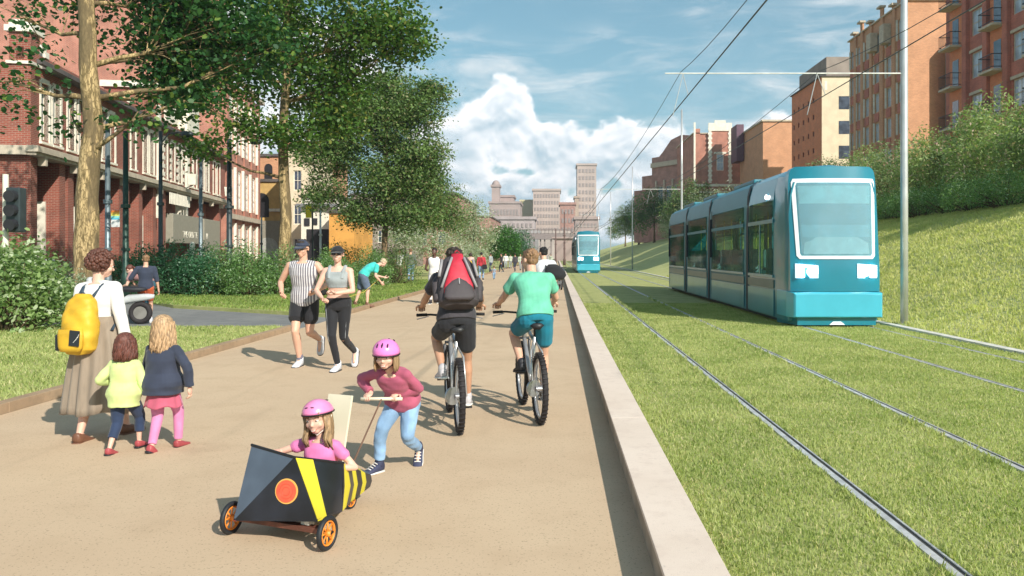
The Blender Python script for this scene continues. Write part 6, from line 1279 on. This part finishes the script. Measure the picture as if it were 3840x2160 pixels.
def rider(label, x, y, rot, H, lean, lean2, hyaw, skin, hairmat, shirt, shorts, shoe, hands_, seed, side=0, hp=-5, raised=False, legs=True, sole=None):
    t = person(label, x, y, rot); gr = [V3(-.285, .865, 1.055), V3(.285, .865, 1.055)]; wr = [p + V3(0, -.085, .045) for p in gr]
    s = skeleton(H, pel=(0, .22, .985), lean=lean, lean2=lean2, side=side, hyaw=hyaw, hpitch=hp, hands=wr, poles=[V3(-.6, -.3, -1), V3(.6, -.3, -1)], feet=[PED[0] + V3(0, -.05, .085), PED[1] + V3(0, -.05, .085)], kpoles=[V3(-.22, 1, .3), V3(.22, 1, .3)], toes=[V3(-.15, 1, -.12), V3(.15, 1, -.12)])
    body(s, skin, t, .0065, hands='grip', hand_dirs=[V3(0, 1, -.25), V3(0, 1, -.25)]); face(s, t); hair(s, 'short', hairmat, t, .007, seed); top(s, shirt, t, a=.0, sleeve='short', inf=.016, name='t_shirt', sl=.30, cuff=.012, disp=.0035, bulk=1.10); bottom(s, shorts, t, c=.33, inf=.016, flare=.008, name='shorts', disp=.003); shoes(s, shoe, t, sole or M_sole, 'trainer', m2=None); return t, s
b1 = bike('silver mountain bike ridden by the man with the red rucksack', -.87, 7.15, 12.5); r1, s1 = rider('cyclist in a charcoal T shirt and black shorts wearing the red rucksack', -.87, 7.15, 12.5, 1.58, 20, 30, -35, SK['tan'], h_dark, c_char, c_black, mat('shoe_greywhite', (.42, .40, .42), .6), None, 21)
b2 = bike('silver bike with knobbly tyres ridden by the man in the mint shirt', -.16, 7.55, 11.5); r2, s2 = rider('cyclist in a mint green T shirt and petrol blue shorts', -.16, 7.55, 11.5, 1.57, 22, 32, 35, SK['fair'], h_sandy, c_green, c_teal, s_black, None, 22, sole=s_black)
def red_rucksack():
    t = thing('rucksack', 'large red and dark grey hiking rucksack on the back of the left cyclist', 'rucksack', (-.87, 7.15, 0), R(12.5)); s = s1; rd = mat('rucksack_red', (.50, .025, .05), .55, var=.15, vs=9, bump=.3, bs=30); dk = mat('rucksack_grey', (.055, .045, .05), .7, var=.15, bump=.3, bs=40); gp = mat('piping_grey', (.30, .29, .30), .6)
    o = s.waist.lerp(s.neck, .33) - s.f2 * .20; U, Rr, F = s.up2, s.r2, s.f2; P = lambda x, y, z: o + Rr * x * 1.08 + F * y + U * z * .86
    b = MB(); b.loft([(P(0, 0, z), Rr, F, w_ * 1.08, d) for z, w_, d in ((-.30, .12, .06), (-.26, .165, .105), (-.12, .175, .115), (.05, .165, .11), (.18, .14, .09), (.27, .10, .065), (.30, .05, .03))], 26, 2.6); b.build('bag', dk, t, remesh=.008, smooth_it=2, disp=.003, dsc=14)
    b = MB(); b.loft([(P(0, -.095, z), Rr, F, w_, d) for z, w_, d in ((-.20, .135, .028), (-.1, .13, .04), (.02, .095, .042), (.14, .072, .036), (.27, .052, .02))], 20, 2.6); b.build('front_panel', rd, t, smooth=True)
    b = MB(); b.loft([(P(0, -.115, z), Rr, F, w_, .03) for z, w_ in ((-.285, .10), (-.25, .14), (-.14, .125), (-.07, .07), (-.045, .02))], 22, 2.4); b.build('lower_pocket', dk, t, smooth=True)
    for k in (-1, 1):
        MB().tube([P(k * .05, -.145, .2), P(k * .10, -.14, .02), P(k * .145, -.12, -.14)], .012, 8).build('compression_strap', gp, t, smooth=True); MB().tube([P(k * .13, -.10, .20), P(k * .16, -.10, .0)], .014, 8).build('side_piping', gp, t, smooth=True)
        MB().tube([P(k * .105, .02, -.2), P(k * .17, .02, -.2), P(k * .18, .02, .0), P(k * .155, .03, .1)], [.03, .045, .04, .02], 10).build('side_pocket', dk, t, smooth=True)
        n0 = s.neck + s.r2 * k * .085; MB().tube([P(k * .06, .06, .22), n0 - s.f2 * .085 - U * .03, n0 + U * .022, n0 + s.f2 * .10 - U * .06, s.waist.lerp(s.neck, .45) + Rr * k * .13 + F * .11, s.waist + Rr * k * .16], .022, 8, flat=.4).build('strap', dk, t, smooth=True)
    MB().tube([P(.0, -.15, -.05), P(.0, -.152, -.12)], .006, 6).build('zip_pull', gp, t); MB().tube([P(-.02, -.10, .29), P(0, -.08, .33), P(.02, -.10, .29)], .006, 6).build('top_loop', rd, t)
red_rucksack()
b3 = bike('dark bicycle ridden by the man with the black shoulder bag', wx(1375, 16.2), 16.2, 8, frame=mat('frame_black', (.03, .03, .035), .4)); r3, s3 = rider('cyclist in a pale grey top with a black shoulder bag, ahead of the mint shirt', wx(1375, 16.2), 16.2, 8, 1.76, 18, 28, 30, SK['fair'], h_black, cloth('pale_grey', (.55, .55, .57)), c_char, s_black, None, 23)
def shoulder_bag():
    t = thing('shoulder_bag', 'black shoulder bag hanging on the back of the cyclist in pale grey', 'bag', tuple(r3.location), R(8)); s = s3; b = MB(); o = s.waist - s.f1 * .20 + s.r1 * .13 + V3(0, 0, -.02); b.loft([(o + V3(.03 * k, 0, (.14 - .07 * k)), s.r1, s.f1, w_, .08) for k, w_ in enumerate((.10, .18, .21, .20, .12))], 22, 2.8); b.build('bag', c_black, t, smooth=True)
    MB().tube([o + V3(-.10, 0, .1), s.neck - s.f2 * .11 - s.up2 * .16, s.neck - s.r2 * .08 - s.up2 * -.005, s.neck + s.f2 * .08 - s.r2 * .04 - s.up2 * .1], .015, 8).build('strap', c_black, t)
shoulder_bag()
b4 = bike('thin bicycle leaning by the pale wall far down the path', .22, 36, 6, frame=mat('frame_black', (.03, .03, .035)))
# 8, 9 runners
def runners():
    t = person('running man in a navy cap, sunglasses and pinstriped vest', -3.62, 11.5, 176); s = skeleton(1.84, pel=(0, 0, .95), lean=5, hyaw=-4, hpitch=-6, hands=[V3(-.25, .22, 1.08), V3(.26, .18, 1.05)], poles=[V3(-1, -1, -.3), V3(1, -1, -.3)], feet=[V3(-.07, -.42, .33), V3(.05, .05, .085)], kpoles=[V3(0, 1, .1), V3(0, 1, 0)], toes=[V3(0, .35, -.9), V3(0, 1, 0)])
    body(s, SK['fair'], t, .007, hands='fist'); face(s, t, glasses=True); hair(s, 'short', h_dark, t, .008, 31); top(s, c_strip, t, a=-.14, sleeve='vest', inf=.016, name='vest', flare=.01); bottom(s, c_black, t, c=.30, inf=.018, flare=.02, name='shorts'); shoes(s, s_white, t, s_black); cap(s, c_navy, t); sunglasses(s, t)
    MB().loft([(s.an[1] + V3(0, 0, z), V3(1, 0, 0), V3(0, 1, 0), .044, .048) for z in (-.02, .03, .08)], 16, 2).build('sock', cloth('sock_grey', (.16, .15, .2)), t, smooth=True)
    t = person('running woman in a dark cap, grey crop top and black leggings', -3.0, 11.0, 178); s = skeleton(1.74, pel=(0, 0, .90), lean=3, hyaw=8, hpitch=2, fem=1, hands=[V3(-.05, .30, 1.08), V3(.13, .26, 1.0)], poles=[V3(-1, -.6, -.4), V3(1, -.6, -.4)], feet=[V3(-.13, -.36, .22), V3(.0, .02, .085)], kpoles=[V3(.2, 1, .1), V3(0, 1, 0)], toes=[V3(0, .5, -.75), V3(.1, 1, 0)])
    body(s, SK['pink'], t, .007, hands='fist'); face(s, t, glasses=True); hair(s, 'tail', h_chest, t, .008, 32); top(s, c_grey, t, a=.48, c=.90, sleeve='none', inf=.009, name='crop_top', straps=True, disp=.001); bottom(s, c_black, t, c=.97, inf=.004, name='leggings', disp=.001, waist=.22); shoes(s, s_white, t, s_black); cap(s, c_black, t); sunglasses(s, t)
    q = MB()
    for i in (0, 1): k = (-1, 1)[i]; o_ = V3(k * .035, .085, 0) * .9; q.tube([s.hip[i] + V3(k * .07, .065, .03), s.hip[i].lerp(s.kn[i], .5) + V3(k * .045, .06, 0), s.kn[i] + V3(k * .035, .045, 0), s.kn[i].lerp(s.an[i], .6) + V3(k * .03, .025, 0)], .0035, 5)
    q.build('leg_piping', cloth('piping', (.35, .36, .38)), t)
runners()
# 10.. people further back
def walker(label, x, y, rot, H, skin, hm, topm, botm, kind='short', sleeve='short', botc=.95, step=.18, cat=None, lean=2, shoe=None, hyaw=0, vox=.014, child=0, fem=0, hands=None, z=0.0, group=None, topname='shirt', botname='trousers', sl=None, hlen=.3, a=-.1):
    t = person(label, x, y, rot, group, z); L = H * (1 - .12 * child); s = skeleton(H, lean=lean, hyaw=hyaw, child=child, fem=fem, hands=hands, feet=[V3(-.05 * H, -step * .8, .055 * L), V3(.05 * H, step, .05 * L)]); s.pel.z -= 0
    body(s, skin, t, vox); face(s, t); hair(s, kind, hm, t, vox, 40, hlen); top(s, topm, t, a=a, sleeve=sleeve, vox=vox, name=topname, disp=0, sl=sl, inf=.016); bottom(s, botm, t, c=botc, vox=vox, name=botname, disp=0, inf=.014); shoes(s, shoe or s_black, t); return t, s
def others():
    # person in turquoise, bending to the dog's lead
    t = person('person in a turquoise T shirt and blue shorts bending forward at the lawn edge', -5.75, 23.8, -70, z=LZ * .6); s = skeleton(1.76, pel=(0, 0, .93), lean=38, lean2=68, hpitch=-50, hyaw=0, hands=[V3(-.16, .62, .86), V3(.15, .50, .72)], feet=[V3(-.12, -.22, .08), V3(.12, .10, .08)])
    body(s, SK['pink'], t, .010); face(s, t); hair(s, 'short', hairm('fair', (.45, .36, .24)), t, .011, 50); top(s, c_turq, t, a=-.1, sleeve='short', inf=.03, vox=.010, name='t_shirt', disp=.004); bottom(s, cloth('slate_blue', (.09, .12, .18)), t, c=.46, inf=.03, flare=.02, vox=.010, name='shorts'); shoes(s, s_brown, t, s_brown)
    # small black dog
    t = thing('dog', 'small shaggy black dog standing on the lawn behind the running woman', 'dog', (-6.75, 21.9, LZ), R(-75)); b = MB(); b.cone((0, -.18, .32), (0, .16, .34), .105, .125); b.cone((0, .16, .36), (0, .34, .46), .085, .07); b.cone((0, .33, .46), (0, .40, .47), .082, .075); b.cone((0, .40, .45), (0, .52, .42), .045, .03); b.cone((0, -.26, .38), (0, -.36, .52), .025, .015); b.cone((0, -.18, .36), (0, -.25, .36), .09, .05)
    for k in (-1, 1):
        b.cone((k * .06, .16, .26), (k * .06, .17, .13), .045, .026); b.cone((k * .06, .17, .13), (k * .06, .165, .035), .026, .02); b.cone((k * .06, .165, .025), (k * .06, .20, .022), .024, .02); b.cone((k * .065, -.18, .28), (k * .065, -.12, .19), .055, .035); b.cone((k * .065, -.12, .19), (k * .065, -.23, .12), .03, .02); b.cone((k * .065, -.23, .12), (k * .065, -.21, .03), .02, .018); b.cone((k * .065, -.21, .022), (k * .065, -.17, .02), .024, .02); b.cone((k * .05, .34, .52), (k * .085, .34, .44), .02, .028)
    b.build('coat', mat('dog_fur', (.012, .011, .011), .9, bump=.8, bs=60), t, remesh=.012, smooth_it=1, disp=.006, dsc=60); MB().ell((0, .545, .425), .014, n=8, m=6).build('nose', M_ink, t, smooth=True)
    o = MB().tube([V3(-6.45, 22.1, .45), V3(-6.2, 22.6, .28), V3(-5.65, 23.5, .5), V3(-5.3, 24.0, .88)], .008, 6).build('dog_lead', mat('lead_yellow', (.55, .42, .08), .7)); tag(o, 'thin yellow dog lead running from the black dog to the turquoise shirt', 'lead')
    # man in navy by the motor scooter
    walker('man in a navy top with teal sleeves and orange shorts beside the scooter', -9.55, 18.6, 20, 1.60, SK['fair'], h_sandy, c_navy, c_orange, botc=.40, sleeve='long', sl=.62, botname='shorts', hyaw=20, vox=.010, shoe=s_white, hands=[V3(-.30, .22, .95), V3(.30, .10, .55)])
    t = person('person in a dusky pink top bending over the front of the scooter', -9.95, 19.5, 75); s = skeleton(1.66, pel=(0, 0, .88), lean=40, lean2=70, hpitch=-35, fem=1, hands=[V3(-.2, .62, .80), V3(.2, .62, .80)], feet=[V3(-.1, -.1, .08), V3(.1, .12, .08)]); body(s, SK['pink'], t, .010); face(s, t); hair(s, 'tail', h_chest, t, .011, 52); top(s, cloth('dusky', (.36, .19, .19)), t, sleeve='short', vox=.010, name='shirt', inf=.025); bottom(s, c_tealj, t, c=.9, vox=.01, name='trousers'); shoes(s, s_black, t)
    t = thing('motor_scooter', 'white and blue motor scooter parked on the grey cross path', 'scooter', (-10.1, 18.3, 0), R(98)); wht = mat('scooter_white', (.50, .51, .52), .3, coat=.4); blu = mat('scooter_blue', (.01, .12, .26), .35, coat=.4)
    for yy in (-.55, .72): 
        o = MB().torus((0, 0, 0), .20, .062, 'x', 30, 10).build('wheel', mat('bike_tyre', (.02, .016, .018)), t, smooth=True); o.location = (0, yy, .26); MB().cyl((-.03, 0, 0), (.03, 0, 0), .15, .15, 20).build('rim', mat('wheel_grey', (.30, .28, .26), .5, .5), o)
    q = MB(); q.loft([(V3(0, yy, z), V3(1, 0, 0), V3(0, 0, 1), w_, h) for yy, z, w_, h in ((-.85, .64, .04, .04), (-.7, .62, .11, .08), (-.3, .58, .13, .10), (0, .44, .12, .07), (.25, .32, .15, .06), (.42, .34, .14, .07))], 20, 2.6); q.build('rear_fairing', wht, t, smooth=True)
    q = MB(); q.loft([(V3(0, .55 + .10 * k * -1, .38 + .14 * k), V3(1, 0, 0), V3(0, 1, 0), w_, .06) for k, w_ in enumerate((.12, .20, .21, .18, .12))], 20, 2.6); q.build('leg_shield', blu, t, smooth=True); MB().loft([(V3(0, yy, z), V3(1, 0, 0), V3(0, 0, 1), w_, .05) for yy, z, w_ in ((.52, .56, .06), (.7, .58, .10), (.92, .46, .05))], 16, 2.2).build('front_mudguard', wht, t, smooth=True)
    MB().ell((0, -.32, .80), (.15, .38, .07), n=16, m=8).build('seat', s_black, t, smooth=True); q = MB(); q.tube([(0, .72, .3), (0, .48, .95)], .03, 8); q.tube([(-.3, .36, 1.05), (0, .46, .98), (.3, .36, 1.05)], .018, 8); q.build('handlebar', M_iron, t); MB().ell((0, .52, 1.0), (.12, .09, .09), n=14, m=8).build('headlamp', wht, t, smooth=True)
    walker('man in a loose white shirt standing by the shop building corner', -18.6, 29.2, 200, 1.74, SK['dark'], h_black, c_white, c_char, sleeve='long', vox=.014, hyaw=-30)
    walker('dark skinned man in a white vest jogging behind the left cyclist', wx(1093, 26), 26, 178, 1.82, SK['dark'], h_black, c_white, cloth('pale', (.6, .57, .58)), sleeve='vest', vox=.012, hands=[V3(-.2, .3, 1.05), V3(.2, .3, 1.1)], a=-.3)
    walker('person in a white shirt standing under the olive tree', wx(995, 43.5), 44.6, 170, 1.80, SK['tan'], h_dark, c_white, cloth('khaki_brown', (.20, .13, .09)), z=LZ, vox=.018)
    walker('person in a green grey jacket and jeans walking away on the far lawn', wx(1033, 43), 43, 10, 1.84, SK['fair'], h_light, cloth('moss_grey', (.10, .12, .09)), c_jean, sleeve='long', z=LZ, vox=.018)
    t, s = walker('woman in a pale pink top and blue trousers walking away on the path edge', wx(1184, 50), 50, -5, 1.72, SK['pink'], h_dark, cloth('pale_pink', (.62, .42, .38)), c_jean, kind='long', fem=1, vox=.018, hlen=.25)
    q = thing('shopping_bag', 'yellow bag on the back of the woman in pale pink', 'bag', tuple(t.location), R(-5)); MB().ring([[V3(sx * w_, -.16 + sy * d, z) for sx, sy in ((-1, -1), (1, -1), (1, 1), (-1, 1))] for z, w_, d in ((.72, .20, .05), (.9, .19, .07), (1.12, .14, .06), (1.2, .10, .04))]).build('bag', c_yel, q, bevel=.02); MB().tube([(-.08, -.16, 1.19), (-.07, -.02, 1.42), (.0, .06, 1.45)], .012, 6).build('strap', c_yel, q)
    walker('person in a red shirt with a black bag walking away on the path', wx(1209, 49), 49.5, 0, 1.74, SK['tan'], h_black, c_red, c_jean, sleeve='long', vox=.018)
    t_ = thing('shoulder_bag', 'black bag hanging beside the person in the red shirt', 'bag', (wx(1209, 49) + .22, 49.3, 0)); MB().ring([[V3(sx * w_, sy * .06, z) for sx, sy in ((-1, -1), (1, -1), (1, 1), (-1, 1))] for z, w_ in ((.70, .14), (.8, .17), (.98, .12))]).build('bag', c_black, t_, bevel=.02); MB().tube([(-.05, 0, .97), (-.2, .02, 1.45)], .012, 6).build('strap', c_black, t_)
    walker('small child in grey blue clothes walking on the far path', wx(1243, 51), 51, 10, .92, SK['fair'], h_light, cloth('blue_grey', (.22, .25, .30)), c_jean, child=1, vox=.014)
    for i, (u, d, r_, H, tm, bm, lab) in enumerate([(1320, 62, 170, 1.74, cloth('maroon', (.16, .04, .05)), c_char, 'person in a maroon top walking towards us above the left cyclist'), (1336, 66, 0, 1.7, c_char, c_navy, 'person in charcoal walking away right of the maroon top'), (1272, 88, 180, 1.72, c_white, c_grey, 'person in white farthest left on the distant path'), (1284, 90, 0, 1.66, cloth('pale_green', (.45, .5, .4)), c_grey, 'person in pale green far down the path'), (1372, 96, 5, 1.74, c_grey, c_dj, 'person in grey far down the path near the wall')]):
        walker(lab, wx(u, d), d, r_, H, SK['tan'], h_dark, tm, bm, sleeve='long', vox=.022)
    far_ = [o for o in bpy.data.objects if o.name.startswith('person') and o.get('label', '').startswith(('person in grey far', 'person in pale green', 'person in charcoal'))]
    for i, (u, d, r_, lab) in enumerate([(1296, 74, 30, 'person strolling left of the maroon top, far down the path'), (1309, 80, 200, 'small figure just left of the maroon top on the far path'), (1350, 84, 20, 'small figure between the two cyclists far down the path'), (1262, 72, 100, 'small figure at the left edge of the far path by the bright bush'), (1386, 110, 170, 'tiny farthest figure by the end of the pale wall'), (1235, 68, 60, 'figure on the far lawn under the pale tree')]):
        o = far_[i % 3]; dup(o, label=lab, loc=(wx(u, d), d, 0), rotz=R(r_))
    walker('pedestrian in a dark coat on the pavement before the taupe shop board', wx(470, 34), 34, 90, 1.72, SK['fair'], h_dark, c_char, c_navy, sleeve='long', vox=.018)
others()
# ---------------------------------------------------------------- the air itself
def haze():
    b = MB(); b.b2(-420, 420, -30, 760, -1.2, 75); m = bpy.data.materials.new('haze_air'); m.use_nodes = True; t = m.node_tree; t.nodes.remove(t.nodes['Principled BSDF'])
    v = N(t, 'ShaderNodeVolumePrincipled'); v.inputs['Color'].default_value = (.92, .93, .95, 1); v.inputs['Density'].default_value = .0005; v.inputs['Anisotropy'].default_value = .3; t.links.new(v.outputs[0], t.nodes['Material Output'].inputs['Volume'])
    o = b.build('haze', m); tag(o, kind='stuff', label='thin pale air softening the distant skyline', cat='haze')
haze()
